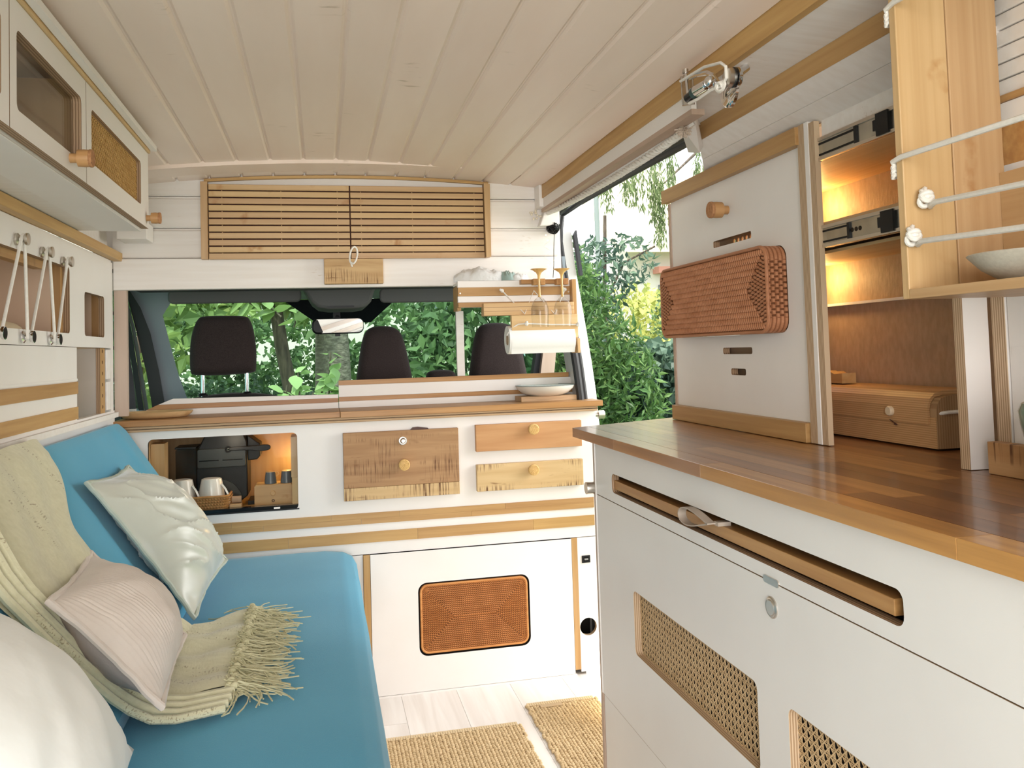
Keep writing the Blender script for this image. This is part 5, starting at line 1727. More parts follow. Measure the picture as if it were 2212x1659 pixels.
# ================================================================== glass rack
rk = thing('hanging_rack', 'white and wood striped rack holding glasses and a paper roll, right of the cab opening', 'rack', (0.69, 3.0, 1.14))
for nm, z0, z1, m_, yy in (('white_board', 1.3868, 1.410, white, 2.985), ('wood_board', 1.356, 1.3865, oak['x'], 2.982), ('white_board', 1.3335, 1.3558, white, 2.985), ('wood_board', 1.3165, 1.333, oak['x'], 2.982)):
    bx(nm, 0.475, 0.888, yy, 2.999, z0, z1, m_, rk, bevel=0.0008)
bx('side_board', 0.4745, 0.488, 3.0, 3.09, 1.306, 1.392, oak['z'], rk)
bx('back_board', 0.475, 0.895, 3.0, 3.01, 1.316, 1.410, whiteplank, rk)
bx('top_board', 0.475, 0.895, 3.01, 3.09, 1.396, 1.405, whiteplank, rk)
bx('step_block', 0.560, 0.892, 2.950, 2.999, 1.2835, 1.3275, palewood['x'], rk, bevel=0.0015)
for z in (1.298, 1.312):
    bx('block_groove', 0.560, 0.892, 2.9492, 2.9505, z, z + 0.0015, plyZ, rk)
bx('lower_board', 0.655, 0.898, 2.930, 2.952, 1.1985, 1.282, palewood['x'], rk, bevel=0.001)
bx('side_post', 0.8885, 0.904, 2.955, 3.0, 1.145, 1.410, oak['z'], rk, bevel=0.001)
bx('roll_bracket', 0.893, 0.903, 2.925, 3.0, 1.143, 1.195, palewood['z'], rk, bevel=0.001)
# slotted glass holder
gh = bx('glass_holder', 0.700, 0.866, 2.955, 2.985, 1.3945, 1.4105, teak['x'], rk, bevel=0.001)
for xx in (0.737, 0.823):
    bx('holder_lip', xx, xx + 0.018, 2.925, 2.955, 1.389, 1.4105, teak['y'], rk, bevel=0.001)
    bx('holder_lip', xx + 0.026, xx + 0.044, 2.925, 2.955, 1.389, 1.4105, teak['y'], rk, bevel=0.001)
# zigzag elastic
zz = [(0.634, 2.978, 1.373), (0.707, 2.946, 1.287), (0.751, 2.978, 1.372), (0.818, 2.946, 1.283), (0.868, 2.978, 1.374)]
obj('zigzag_cord', MB().tube(zz, 0.0024, 6), cord, rk, smooth=True)
for p in (zz[0], zz[4]):
    obj('cord_knot', MB().ball(p, 0.007, 8, 6).ball((p[0] - .006, p[1] - .003, p[2] + .003), 0.005, 8, 6), cord, rk, smooth=True)
obj('lower_cord', MB().tube([(0.640, 2.945, 1.212), (0.652, 2.935, 1.236), (0.678, 2.926, 1.250), (0.706, 2.925, 1.252), (0.80, 2.924, 1.246), (0.897, 2.925, 1.244)], 0.0024, 6), cord, rk, smooth=True)
for xx, zc in ((0.707, 1.251), (0.896, 1.244)):
    obj('cord_knot', MB().ball((xx, 2.923, zc), 0.0075, 8, 6).ball((xx, 2.918, zc + .005), 0.005, 8, 6), cord, rk, smooth=True)
for xx in (0.483, 0.882):
    obj('screw', MB().lathe([(0.003, 0), (0.003, -0.0015)], (xx, 2.982, 1.366), 'y', 10), steel, rk)
# paper towel roll
pr_ = thing('paper_towel_roll', 'white paper towel roll held under the glass rack', 'paper towel', (0.77, 2.965, 1.142))
obj('roll', MB().lathe([(0.018, 0.002), (0.050, 0.0), (0.050, 0.240), (0.018, 0.242)], (0.645, 2.968, 1.196), 'x', 32, caps=False), paper, pr_, smooth=True)
obj('core', MB().lathe([(0.018, 0.0), (0.018, 0.242), (0.016, 0.242), (0.016, 0.0)], (0.645, 2.968, 1.196), 'x', 20, caps=False), M('cardboard_core', (0.40, 0.30, 0.20), 0.9), pr_, smooth=True)
obj('loose_sheet', MB().grid(lambda u, v: (0.652 + u * 0.233, 2.968 - 0.051 * math.cos(v * 0.9) , 1.196 - 0.051 * math.sin(v * 0.9) - max(0, v - 0.8) * 0.05), 12, 10), paper, pr_, smooth=True)


# wine glasses, hung upside down
def wine(label, x, y):
    g = thing('wine_glass', label, 'wine glass', (x, y, 1.238), 'hanging wine glasses')
    z = 1.444
    mb = MB().lathe([(0.0300, 0.0), (0.0305, -0.0012), (0.020, -0.006), (0.010, -0.013), (0.0055, -0.022), (0.0042, -0.05), (0.0042, -0.094), (0.006, -0.100)], (x, y, z), 'z', 28)
    obj('foot_and_stem', mb, amber, g, smooth=True, label='amber foot and stem')
    mb = MB().lathe([(0.005, -0.099), (0.014, -0.105), (0.025, -0.118), (0.0310, -0.140), (0.0315, -0.160), (0.029, -0.206), (0.0282, -0.206), (0.0307, -0.160), (0.0302, -0.140), (0.0243, -0.1188), (0.013, -0.106)], (x, y, z), 'z', 32, caps=False)
    obj('bowl', mb, sheer, g, smooth=True)
    return g


wine('wine glass with amber stem hanging upside down, left one on the rack', 0.756, 2.918)
wine('wine glass with amber stem hanging upside down, right one nearest the door seal', 0.840, 2.918)
# bags on top of the rack


def bagl(name, label, x0, x1, h, mat, seed, cat='bag'):
    def f(u, v):
        a = v * math.pi
        e = math.sin(math.pi * (0.06 + 0.88 * u)) ** 0.5
        w = 0.012 * noise.noise(Vector((u * 5 + seed, v * 4, seed))) + 0.006 * noise.noise(Vector((u * 13 + seed, v * 9, 2)))
        return (x0 + u * (x1 - x0), 3.03 - 0.045 * math.cos(a) * e, 1.411 + max(0, h * math.sin(a) * e + w * math.sin(a)))
    return obj(name, MB().grid(f, 36, 18), mat, smooth=True, label=label, cat=cat)


bagl('plastic_bag', 'crumpled white plastic bag at the left end on top of the rack', 0.470, 0.655, 0.050, foil, 2)
bagl('plastic_bag', 'flat white plastic bag in the middle on top of the rack', 0.655, 0.742, 0.028, foil, 8)
bagl('green_pouch', 'small grey-green pouch between the plastic bags on the rack', 0.632, 0.70, 0.036, M('greygreen_film', (0.30, 0.40, 0.37), 0.4), 5, 'pouch')
# the whole rack group hangs clear in front of the fascia board
for o_ in list(COL.objects):
    if o_.parent is None and o_.name.split('.')[0] in ('hanging_rack', 'paper_towel_roll', 'wine_glass', 'plastic_bag', 'green_pouch'):
        o_.location = EYE + (o_.location - EYE) * 0.955
        o_.scale = (0.955, 0.955, 0.955)
# black bundle of fairy-light cable
fl_ = thing('fairy_lights', 'black bundle of fairy light cable hanging by the door seal', 'string lights', (0.825, 2.95, 1.42))
mb = MB()
r3 = random.Random(4)
for q in range(26):
    a0 = r3.uniform(0, 6.28)
    ax = Vector((r3.gauss(0, 1), r3.gauss(0, 1), r3.gauss(0, 1))).normalized()
    e1 = ax.orthogonal().normalized()
    e2 = ax.cross(e1)
    rad = r3.uniform(0.016, 0.024)
    mb.tube([Vector((0.822, 2.945, 1.597)) + (e1 * math.cos(t) * 1.05 + e2 * math.sin(t)) * rad + ax * r3.uniform(-.004, .004) for t in [i * 6.28 / 14 for i in range(14)]], 0.0019, 5, closed=True)
mb.ball((0.822, 2.945, 1.597), 0.015, 10, 8)
obj('cable_bundle', mb, blackp, fl_, smooth=True)
obj('hanging_wire', MB().tube([(0.826, 2.945, 1.578), (0.822, 2.946, 1.52), (0.820, 2.946, 1.46), (0.817, 2.95, 1.415)], 0.0012, 5), blackp, fl_)
mb = MB()
for q in range(9):
    mb.ball((0.79 + 0.05 * r3.random(), 2.952, 1.42 + 0.018 * q + r3.uniform(-.006, .006)), 0.0026, 6, 5)
obj('led_bulbs', mb, fairyled, fl_)
obj('wire', MB().tube([(0.80 + 0.014 * math.sin(q * 1.3), 2.955, 1.418 + 0.0085 * q) for q in range(20)], 0.0005, 4), cord, fl_)
gb = thing('clear_led_cluster', 'small clear light cluster under the valance end at the front wall', 'string lights', (0.758, 2.93, 1.63))
mb = MB()
for q in range(14):
    mb.ball((0.756 + r3.gauss(0, .008), 2.945 + r3.gauss(0, .005), 1.642 + r3.gauss(0, .010)), 0.004, 6, 5)
obj('bulbs', mb, M('clear_bulb', (0.80, 0.72, 0.58), 0.2), gb)
# rope with tassel along the valance
rp = thing('door_rope', 'twisted white rope along the valance over the sliding door', 'rope', (0.81, 2.3, 1.64))
rl = [(0.797, 2.955, 1.648), (0.806, 2.80, 1.642), (0.812, 2.50, 1.638), (0.814, 2.20, 1.636), (0.814, 1.95, 1.638), (0.812, 1.80, 1.642)]
for ph in (0, 2.09, 4.18):
    pp = []
    for i in range(121):
        t = i / 120 * (len(rl) - 1)
        a = min(int(t), len(rl) - 2)
        q = Vector(rl[a]).lerp(Vector(rl[a + 1]), t - a)
        an = i * 0.9 + ph
        pp.append(q + Vector((math.cos(an), 0, math.sin(an))) * 0.0052)
    obj('strand', MB().tube(pp, 0.0056, 6), cord, rp, smooth=True)
mb = MB()
for q in range(220):
    d = Vector((r3.gauss(0, .6), r3.gauss(0, .7), r3.gauss(-.4, .7))).normalized() * r3.uniform(.012, .024)
    mb.tube([Vector((0.806, 1.765, 1.646)), Vector((0.806, 1.765, 1.646)) + d], 0.0011, 4)
obj('tassel', mb, M('frayed_rope', (0.58, 0.47, 0.38), 0.9), rp)
# ================================================================== kitchen unit, right
ku = thing('kitchen_unit', 'large white kitchen base unit with cane panels in the right foreground', 'kitchen unit', (0.93, 1.2, 0.0))
KX = 0.665
bar_slot = rr(0.900, 1.940, 0.8165, 0.861, 0.014, 5)
obj('upper_panel', MB().plate(rect(0.1, 2.060, 0.7945, 0.9245), [bar_slot], 'x', KX, KX + 0.018), [kitface, plyXd], ku)
holes = [rr(1.268, 1.821, 0.480, 0.6195, 0.014, 5), rr(0.620, 1.175, 0.480, 0.6195, 0.014, 5)]
kd_ = obj('drop_door', MB().plate(rect(0.1, 2.060, 0.3045, 0.7925), holes, 'x', KX, KX + 0.018), [kitface, plyX], ku)
obj('lower_drawer', MB().plate(rect(0.1, 2.056, 0.02, 0.3025), [], 'x', KX + 0.001, KX + 0.018), [kitface, plyX], ku)
for y0, y1 in ((1.268, 1.821), (0.62, 1.175)):
    obj('cane_panel', cane_web(y0 - 0.004, y1 + 0.004, 0.476, 0.6235, 0.0140, 'x', KX + 0.0165, -1, 0.00150), cane, kd_, kind='stuff')
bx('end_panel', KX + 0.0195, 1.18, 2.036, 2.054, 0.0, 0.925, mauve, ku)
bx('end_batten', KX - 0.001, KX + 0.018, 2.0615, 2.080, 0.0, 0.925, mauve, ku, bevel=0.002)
bx('end_edge', KX - 0.002, KX + 0.016, 2.0605, 2.0660, 0.305, 0.925, white, ku)
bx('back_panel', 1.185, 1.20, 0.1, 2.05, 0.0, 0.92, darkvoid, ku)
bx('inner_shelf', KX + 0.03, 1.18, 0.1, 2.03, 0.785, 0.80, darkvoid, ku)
bx('inner_back', KX + 0.028, KX + 0.032, 0.1, 2.03, 0.31, 0.785, darkvoid, ku)  # near-black sheet close behind the cane, standing in for the unlit interior
bx('slot_back', KX + 0.050, KX + 0.055, 0.1, 2.03, 0.80, 0.92, darkvoid, ku)  # near-black sheet painting in the shade behind the bar slot
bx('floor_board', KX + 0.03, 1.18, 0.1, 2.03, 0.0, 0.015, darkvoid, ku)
bx('pull_out_bar', KX + 0.006, KX + 0.040, 0.925, 1.975, 0.8235, 0.8445, teak['y'], ku, bevel=0.001)
obj('push_button', MB().lathe([(0.0165, 0.0), (0.0165, -0.002), (0.0145, -0.0035), (0.0125, -0.003), (0.011, -0.0045)], (KX, 1.209, 0.7545), 'x', 28), steel, kd_, smooth=True, label='round metal push button')
obj('latch_tab', MB().prism(rr(1.185, 1.230, 0.789, 0.8005, 0.005), 'x', KX - 0.002, KX + 0.002), steel, kd_)
mb = MB().lathe([(0.0135, -0.006), (0.0135, 0.014)], (KX - 0.008, 2.078, 0.8065), 'x', 24)
obj('magnet_catch', MB().lathe([(0.0150, -0.022), (0.0155, -0.020), (0.0155, -0.001), (0.0150, 0.0)], (KX, 2.078, 0.8065), 'x', 24), steel, ku, smooth=True, label='round metal catch at the front corner')
# grey strap loop on the pull-out bar
lp_ = []
for i in range(25):
    t = i / 24
    a = math.pi * (1.0 - 2 * t)
    # teardrop: tip at rear, round end towards the front wall
    r_ = 0.5 * (1 + math.cos(a))
    y = 1.385 + 0.125 * (0.5 + 0.5 * math.cos(a)) ** 0.85
    z = 0.8485 + 0.0200 * math.sin(a) * (0.5 + 0.5 * math.cos(a)) ** 0.5 - 0.004 * r_
    lp_.append((KX - 0.012, y, z))
obj('strap_loop', MB().ribbon(lp_, (0.016, 0, 0), 0.0011), leather, ku, smooth=True)
obj('strap_end', MB().box(KX - 0.004, KX + 0.02, 1.375, 1.39, 0.845, 0.852), leather, ku)

# worktop of individual staves
kw = thing('kitchen_worktop', 'dark oiled butcher-block worktop on the kitchen unit', 'worktop', (0.93, 1.2, 0.926))
rs = random.Random(21)
xw = 0.6425
row = 0
PAL = [(0.30, 0.125, 0.038), (0.20, 0.078, 0.026), (0.135, 0.048, 0.018), (0.40, 0.19, 0.06), (0.24, 0.095, 0.03), (0.34, 0.15, 0.045)]
ROW0 = [(0.52, 0.265, 0.075), (0.46, 0.225, 0.062), (0.36, 0.165, 0.062), (0.33, 0.145, 0.06)]
ROW1 = [(0.13, 0.048, 0.022), (0.15, 0.055, 0.022), (0.30, 0.125, 0.04), (0.24, 0.10, 0.035)]
while xw < 1.205:
    xe = min(xw + 0.0465, 1.21)
    yend = lambda x: 2.180 + (x - 0.6425) * 0.433
    y = 0.1
    cuts = [0.1]
    first = [1.40, 1.05, 1.62, 0.86, 1.33, 1.1, 1.8, 0.9, 1.5, 1.2, 1.6, 1.0, 1.3][row % 13]
    cuts += [first - 0.62, first]
    while cuts[-1] + 0.35 < yend(xw):
        cuts.append(cuts[-1] + rs.uniform(0.40, 0.75))
    cuts = [c for c in cuts if 0.1 <= c < yend(xw) - 0.05] + [None]
    for i_, (a, b) in enumerate(zip(cuts, cuts[1:])):
        ba = yend(xw) if b is None else b - 0.0003
        bb = yend(xe) if b is None else b - 0.0003
        e = 0.0002
        mb = MB().hexa([(xw + e, a, 0.9262), (xe - e, a, 0.9262), (xe - e, bb, 0.9262), (xw + e, ba, 0.9262), (xw + e, a, 0.950), (xe - e, a, 0.950), (xe - e, bb, 0.950), (xw + e, ba, 0.950)])
        so = obj('stave', mb, stave, kw, bevel=0.0008 if row == 0 else 0.0)
        so.color = (*(ROW0[min(i_, 3)] if row == 0 else ROW1[min(i_, 3)] if row == 1 else rs.choice(PAL)), 1)
    xw = xe
    row += 1

# tall sliding panel standing on the worktop -----------------------------------
tp = thing('tall_sliding_panel', 'tall white panel with woven basket, cork knob and wooden rails on the kitchen worktop', 'panel', (0.99, 1.93, 0.951))
BX_ = 0.985
slots = [rr(1.813, 2.010, 1.4045, 1.4215, 0.004, 3), rr(1.831, 1.980, 1.1335, 1.1495, 0.005, 3), rr(1.866, 1.941, 1.0825, 1.0985, 0.005, 3), rr(1.664, 2.254, 1.1795, 1.372, 0.03, 5)]
obj('board', MB().plate(rect(1.582, 2.270, 0.9545, 1.605), slots, 'x', BX_, BX_ + 0.018), [white, plyXd], tp)
bx('left_edge', BX_ - 0.003, BX_ + 0.018, 2.2705, 2.284, 0.9545, 1.565, mauve, tp)
bx('top_rail', BX_ - 0.020, BX_ - 0.0005, 1.576, 2.290, 1.566, 1.6035, oak['y'], tp, bevel=0.001)
bx('bottom_rail', BX_ - 0.020, BX_ - 0.0005, 1.586, 2.270, 0.9515, 0.9915, oak['y'], tp, bevel=0.001)
bx('edge_batten', BX_ - 0.012, BX_ + 0.02, 1.5560, 1.5805, 0.952, 1.606, plyY, tp)
bx('edge_batten', BX_ - 0.012, BX_ + 0.012, 1.5420, 1.5555, 0.952, 1.606, white, tp)
bx('edge_batten', BX_ - 0.010, BX_ + 0.002, 1.5220, 1.5415, 0.952, 1.602, plyY, tp)
cork_knob('knob', tp, (BX_, 1.925, 1.489), 'x', -1, 0.0200)
bx('inner_back', BX_ + 0.03, BX_ + 0.034, 1.60, 2.26, 1.0, 1.17, M('dusky_board', (0.30, 0.20, 0.13), 0.8), tp)
obj('perforated_strip', MB().plate(rect(1.78, 2.04, 1.395, 1.44), [circ(1.845 + 0.021 * i, 1.4155, 0.0062, 10) for i in range(6)], 'x', BX_ + 0.028, BX_ + 0.032), [plyXd, plyXd], tp)
# woven basket set through the panel
bk_ = thing('woven_basket', 'brown woven rattan basket fixed in the tall white panel', 'basket', (0.955, 1.96, 1.18))
FX = 0.936
y0, y1, z0, z1 = 1.668, 2.250, 1.183, 1.368
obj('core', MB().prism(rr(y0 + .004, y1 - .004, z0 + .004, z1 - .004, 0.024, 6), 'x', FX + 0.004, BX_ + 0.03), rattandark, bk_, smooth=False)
mb = MB()
# front face: long middle rows, fan-shaped ends
nr = 13
pit = (z1 - z0 - 0.012) / nr
for q in range(nr):
    z = z0 + 0.006 + (q + 0.5) * pit
    inset = min(q, nr - 1 - q) * pit * 0.95 + 0.010
    a, b = y0 + inset, y1 - inset
    m = int((b - a) / 0.0088)
    for i in range(m):
        yy = a + (b - a) * (i + 0.5) / m
        c = Vector((FX + 0.001, yy, z))
        mb.ball(c, (0.0042, 0.0036, pit * 0.60), 6, 4, rot=Matrix.Rotation(-0.22, 3, 'X'))
for side in (0, 1):
    for k_ in range(1, 7):
        dep = k_ * pit * 0.95
        yv = y0 + dep - 0.004 if side == 0 else y1 - dep + 0.004
        zz0, zz1 = z0 + dep, z1 - dep
        m = max(1, int((zz1 - zz0) / 0.0088))
        for i in range(m):
            c = Vector((FX + 0.001, yv, zz0 + (zz1 - zz0) * (i + 0.5) / m))
            tl = ((i + 0.5) / m - 0.5) * (0.9 if side else -0.9)
            mb.ball(c, (0.0042, pit * 0.62, 0.0036), 6, 4, rot=Matrix.Rotation(-tl, 3, 'X'))
obj('woven_front', mb, rattan2, bk_, kind='stuff', smooth=True)
mb = MB()
ring = [(p[0], p[1]) for p in rr(y0, y1, z0, z1, 0.028, 8)]
for q in range(5):
    xx = FX + 0.006 + q * 0.0098
    L_ = [Vector((xx, p[0], p[1])) for p in ring]
    acc = 0.0
    i = 0
    per = [(L_[i], L_[(i + 1) % len(L_)]) for i in range(len(L_))]
    for a, b in per:
        seg_ = (b - a).length
        m = max(1, round(seg_ / 0.0125))
        d_ = (b - a) / max(seg_, 1e-9)
        for j in range(m):
            c = a + d_ * seg_ * (j + 0.5 + (0.5 if q % 2 else 0)) / m
            nrm_ = Vector((0, d_.z, -d_.y))
            e1_, e2_, e3_ = d_ * 0.0054, Vector((0.0041, 0, 0)), Vector((0, -d_.z, d_.y)) * -0.0024
            q_ = [c - e1_ - e2_, c + e1_ - e2_, c + e1_ + e2_, c - e1_ + e2_]
            mb.hexa([p - e3_ for p in q_] + [c + (p - c) * 0.72 + e3_ for p in q_])
obj('woven_side', mb, rattan2, bk_, kind='stuff')
obj('corner_band', MB().tube([(FX + 0.003, p[0], p[1]) for p in ring], 0.0042, 8, closed=True), rattan2, bk_, smooth=True)

# open cupboard behind, with drawer runners ---------------------------------------
oc_ = thing('open_cupboard', 'open cupboard with brown lining, metal drawer runners and warm light on the worktop', 'cupboard', (1.09, 1.6, 0.951))
bx('back_board', 1.195, 1.205, 1.12, 2.28, 0.951, 1.60, hdf, oc_)
bx('top_shelf', 0.99, 1.195, 1.12, 2.05, 1.5195, 1.53, palewood['y'], oc_)
bx('shelf', 0.99, 1.195, 1.12, 2.05, 1.3905, 1.397, palewood['y'], oc_)
bx('shelf', 1.02, 1.195, 1.12, 2.05, 1.3385, 1.3445, palewood['y'], oc_)
bx('white_bead', 1.180, 1.195, 1.15, 2.05, 1.240, 1.246, white, oc_)
for z0, z1, hole in ((1.520, 1.566, 0), (1.3455, 1.3895, 1)):
    rn = bx('drawer_runner', BX_ - 0.001, BX_ + 0.012, 1.12, 1.5205, z0, z1, railsteel, oc_)
    h_ = z1 - z0
    for f_ in (0.0, 0.86):
        bx('rail_flange', BX_ - 0.004, BX_ - 0.0005, 1.12, 1.5205, z0 + h_ * f_, z0 + h_ * (f_ + 0.14), steel, rn)
    bx('slot', BX_ - 0.0022, BX_ - 0.0008, 1.405 if not hole else 1.44, 1.5205, z0 + h_ * 0.22, z0 + h_ * 0.30, darkvoid, rn)
    bx('slot', BX_ - 0.0022, BX_ - 0.0008, 1.405 if not hole else 1.44, 1.5205, z0 + h_ * 0.70, z0 + h_ * 0.78, darkvoid, rn)
    bx('stop', BX_ - 0.0045, BX_ - 0.0005, 1.395 if not hole else 1.43, 1.402 if not hole else 1.437, z0 + h_ * 0.15, z0 + h_ * 0.85, blackp, rn)
    mb = MB().box(BX_ - 0.007, BX_ - 0.0005, 1.30, 1.334, z0 + h_ * .06, z0 + h_ * .94).box(BX_ - 0.007, BX_ - 0.0005, 1.334, 1.342, z0 + h_ * .3, z0 + h_ * .72)
    obj('runner_clip', mb, blackp, rn)
    if hole:
        for i in range(3):
            obj('hole', MB().lathe([(0.0045, 0.0), (0.004, -0.001)], (BX_ - 0.001, 1.425 - 0.012 * i, z0 + h_ * .5), 'x', 12), blackgloss, rn)
p1_ = bx('post', BX_, BX_ + 0.046, 1.154, 1.1735, 0.951, 1.60, white, oc_)
bx('post_edge', BX_ - 0.0012, BX_, 1.154, 1.1735, 0.951, 1.60, plyY, p1_)
p2_ = bx('post', BX_ + 0.047, BX_ + 0.15, 1.120, 1.146, 0.951, 1.60, white, oc_)
bx('post_edge', BX_ + 0.0455, BX_ + 0.047, 1.120, 1.146, 0.951, 1.60, plyY, p2_)
bx('side_lining', BX_ + 0.05, BX_ + 0.062, -0.3, 1.118, 0.951, 1.60, white, oc_)
bx('lining_groove', BX_ + 0.0485, BX_ + 0.0498, -0.3, 1.112, 1.128, 1.142, white, oc_)
lamp('cupboard_light', 'POINT', (1.145, 1.80, 1.475), 0.75, (1.0, 0.66, 0.25), 0.015)
lamp('cupboard_light', 'POINT', (1.145, 1.80, 1.305), 0.75, (1.0, 0.66, 0.25), 0.015)
for z in (1.475, 1.305):
    obj('led_spot', MB().lathe([(0.012, 0.0), (0.012, -0.006), (0.009, -0.008)], (1.145, 1.86, z), 'y', 14), warmled, oc_)

# bamboo chest in the cupboard
ch_ = thing('bamboo_chest', 'striped bamboo chest with rolled lid and round knob in the open cupboard', 'chest', (1.13, 1.5, 0.951))
CX = 1.098
bstripe = M('bamboo_slat_skin', (0.54, 0.325, 0.155), 0.5, ply=('Z', 75, (0.42, 0.235, 0.10)), bump=((3, 3, 300), 0.3))
bside = M('bamboo_side_skin', (0.38, 0.24, 0.125), 0.55, ply=('X', 60, (0.30, 0.175, 0.085)))
bx('box', CX, 1.185, 1.368, 1.80, 0.9545, 1.012, bstripe, ch_)
obj('box_end', MB().prism([(CX + 0.001, 0.9545), (1.184, 0.9545), (1.184, 1.052), (CX + 0.03, 1.0515), (CX + 0.012, 1.0475), (CX + 0.0045, 1.0375), (CX + 0.0015, 1.026)], 'y', 1.3665, 1.384), bside, ch_)
lid = [(CX - 0.004, 0.998), (CX - 0.004, 1.030), (CX + 0.002, 1.046), (CX + 0.014, 1.056), (CX + 0.03, 1.060), (1.186, 1.062), (1.186, 1.052), (CX + 0.03, 1.052), (CX + 0.012, 1.048), (CX + 0.004, 1.038), (CX + 0.001, 1.026), (CX + 0.001, 0.998)]
obj('lid', MB().prism(lid, 'y', 1.384, 1.80), bstripe, ch_)
obj('cord', MB().tube([(CX + 0.004, 1.372, 1.018), (CX + 0.02, 1.362, 1.021), (1.18, 1.362, 1.022)], 0.0035, 8), cord, ch_, smooth=True)
obj('knob', MB().lathe([(0.0095, 0.0), (0.0100, -0.005), (0.008, -0.008)], (CX - 0.004, 1.488, 1.0175), 'x', 20), M('bone_knob', (0.68, 0.55, 0.38), 0.45), ch_, smooth=True)
obj('latch_loop', MB().tube([(CX - 0.003, 1.494, 1.000), (CX - 0.006, 1.482, 0.997), (CX - 0.005, 1.470, 0.991), (CX - 0.004, 1.480, 0.992)], 0.0013, 6), leatherd, ch_, smooth=True)
obj('carved_block', MB().prism([(1.70, 1.063), (1.79, 1.063), (1.79, 1.085), (1.775, 1.090), (1.76, 1.084), (1.745, 1.089), (1.73, 1.083), (1.70, 1.086)], 'x', 1.13, 1.165), mango_y, label='small carved wooden block on top of the bamboo chest', cat='block')
# wooden block and green vase at the right edge
obj('rough_block', MB().box(0.985, 1.005, 0.90, 1.118, 0.9505, 0.9990), mango_y, bevel=0.001, label='rough wooden block against the wall behind the green vase', cat='block')
vs_ = thing('green_vase', 'green marble vase at the right edge of the worktop', 'vase', (0.935, 0.915, 0.951))
obj('body', MB().lathe([(0.034, 0.0), (0.040, 0.010), (0.050, 0.05), (0.058, 0.09), (0.060, 0.108), (0.056, 0.118), (0.050, 0.121), (0.046, 0.112), (0.044, 0.06)], (0.945, 0.925, 0.951), 'z', 40), marble, vs_, smooth=True)

# bamboo shelf box hanging upper right ---------------------------------------------
sb_ = thing('bamboo_wall_shelf', 'open bamboo wall shelf strung with white ropes, upper right', 'shelf', (0.88, 0.80, 1.214))
# far side: two planks
bx('side_plank', 0.800, 0.8815, 1.036, 1.050, 1.214, 1.735, bamboo['z'], sb_, bevel=0.0015)
bx('side_plank', 0.883, 0.968, 1.036, 1.050, 1.228, 1.735, bamboo['z'], sb_, bevel=0.0015)
bx('bottom_board', 0.7995, 0.968, 0.40, 1.0355, 1.214, 1.2275, bamboo['y'], sb_, bevel=0.001)
bx('back_board', 0.958, 0.968, 0.40, 1.0355, 1.228, 1.393, bamboo['y'], sb_)
bx('side_plank', 0.800, 0.968, 0.386, 0.3995, 1.214, 1.735, bamboo['z'], sb_)
bx('top_board', 0.800, 0.968, 0.386, 1.050, 1.7355, 1.748, bamboo['y'], sb_)
ropes = [((0.803, 1.052, 1.633), (0.803, 0.40, 1.600), 'wrap'), ((0.803, 1.054, 1.413), (0.803, 0.40, 1.408), 'wrap'), ((0.826, 1.030, 1.345), (0.818, 0.40, 1.325), 'knot'), ((0.806, 1.034, 1.292), (0.800, 0.40, 1.268), 'knot')]
for a, b, kd in ropes:
    a, b = Vector(a), Vector(b)
    if kd == 'wrap':
        p = [a + Vector((0.01, 0.004, -0.03)), a + Vector((0.004, 0.004, -0.012)), a + Vector((-0.004, 0.001, -0.002)), a + Vector((-0.007, -0.02, 0.0)), b]
        o = obj('rope', MB().tube(p, 0.0040, 8), cord, sb_, smooth=True)
        mb = MB()
        for q in range(3):
            mb.tube([a + Vector((0.004 + 0.006 * math.cos(t), 0.004 + 0.004 * math.sin(t), -0.009 - 0.0065 * q + 0.002 * math.sin(t * 2))) for t in [i * 6.28 / 10 for i in range(10)]], 0.0034, 6, closed=True)
        obj('rope_knot', mb, cord, sb_, smooth=True)
    else:
        p = [a + Vector((0.012, 0.002, -0.002)), a + Vector((0.002, -0.010, -0.003)), a + Vector((-0.006, -0.03, -0.001)), b]
        o = obj('rope', MB().tube(p, 0.0040, 8), cord, sb_, smooth=True)
        mb = MB()
        kc = a + Vector((-0.004, -0.010, 0.008))
        for q, (ax, off) in enumerate((((0.2, 1.0, 0.3), (0.0, 0.004, -0.004)), ((0.3, 0.9, -0.6), (0.0, -0.002, 0.001)), ((0.1, 0.5, 1.0), (0.0, 0.0, 0.004)), ((0.5, -0.6, 0.8), (0.002, 0.003, 0.006)))):
            ax = Vector(ax).normalized()
            e1 = ax.orthogonal().normalized()
            e2 = ax.cross(e1)
            mb.tube([kc + Vector(off) + (e1 * math.cos(t) + e2 * math.sin(t)) * 0.0068 for t in [i * 6.28 / 12 for i in range(12)]], 0.0038, 8, closed=True)
        mb.ball(kc, 0.0065, 8, 6)
        mb.tube([kc, kc + Vector((0.003, 0.006, 0.012)), kc + Vector((0.007, 0.010, 0.015))], 0.0036, 6)
        obj('rope_knot', mb, cord, sb_, smooth=True)
sbw = thing('stone_bowl', 'shallow pale stoneware bowl inside the bamboo wall shelf', 'bowl', (0.885, 0.885, 1.228))
obj('bowl', MB().lathe([(0.030, 0.0), (0.042, 0.003), (0.062, 0.016), (0.078, 0.034), (0.0765, 0.0355), (0.060, 0.019), (0.03, 0.006)], (0.880, 0.900, 1.228), 'z', 40), stone, sbw, smooth=True)

# chrome swivel lamps with elastic on the sloping lining ------------------------------
cl_ = thing('reading_lamp', 'chrome swivel reading lamps with elastic band at the end of the ceiling trim', 'lamp', (0.74, 1.50, 1.64))
LX = 0.74


def LP(y, z, w=0.0):
    return Vector((LX - w, y, z))


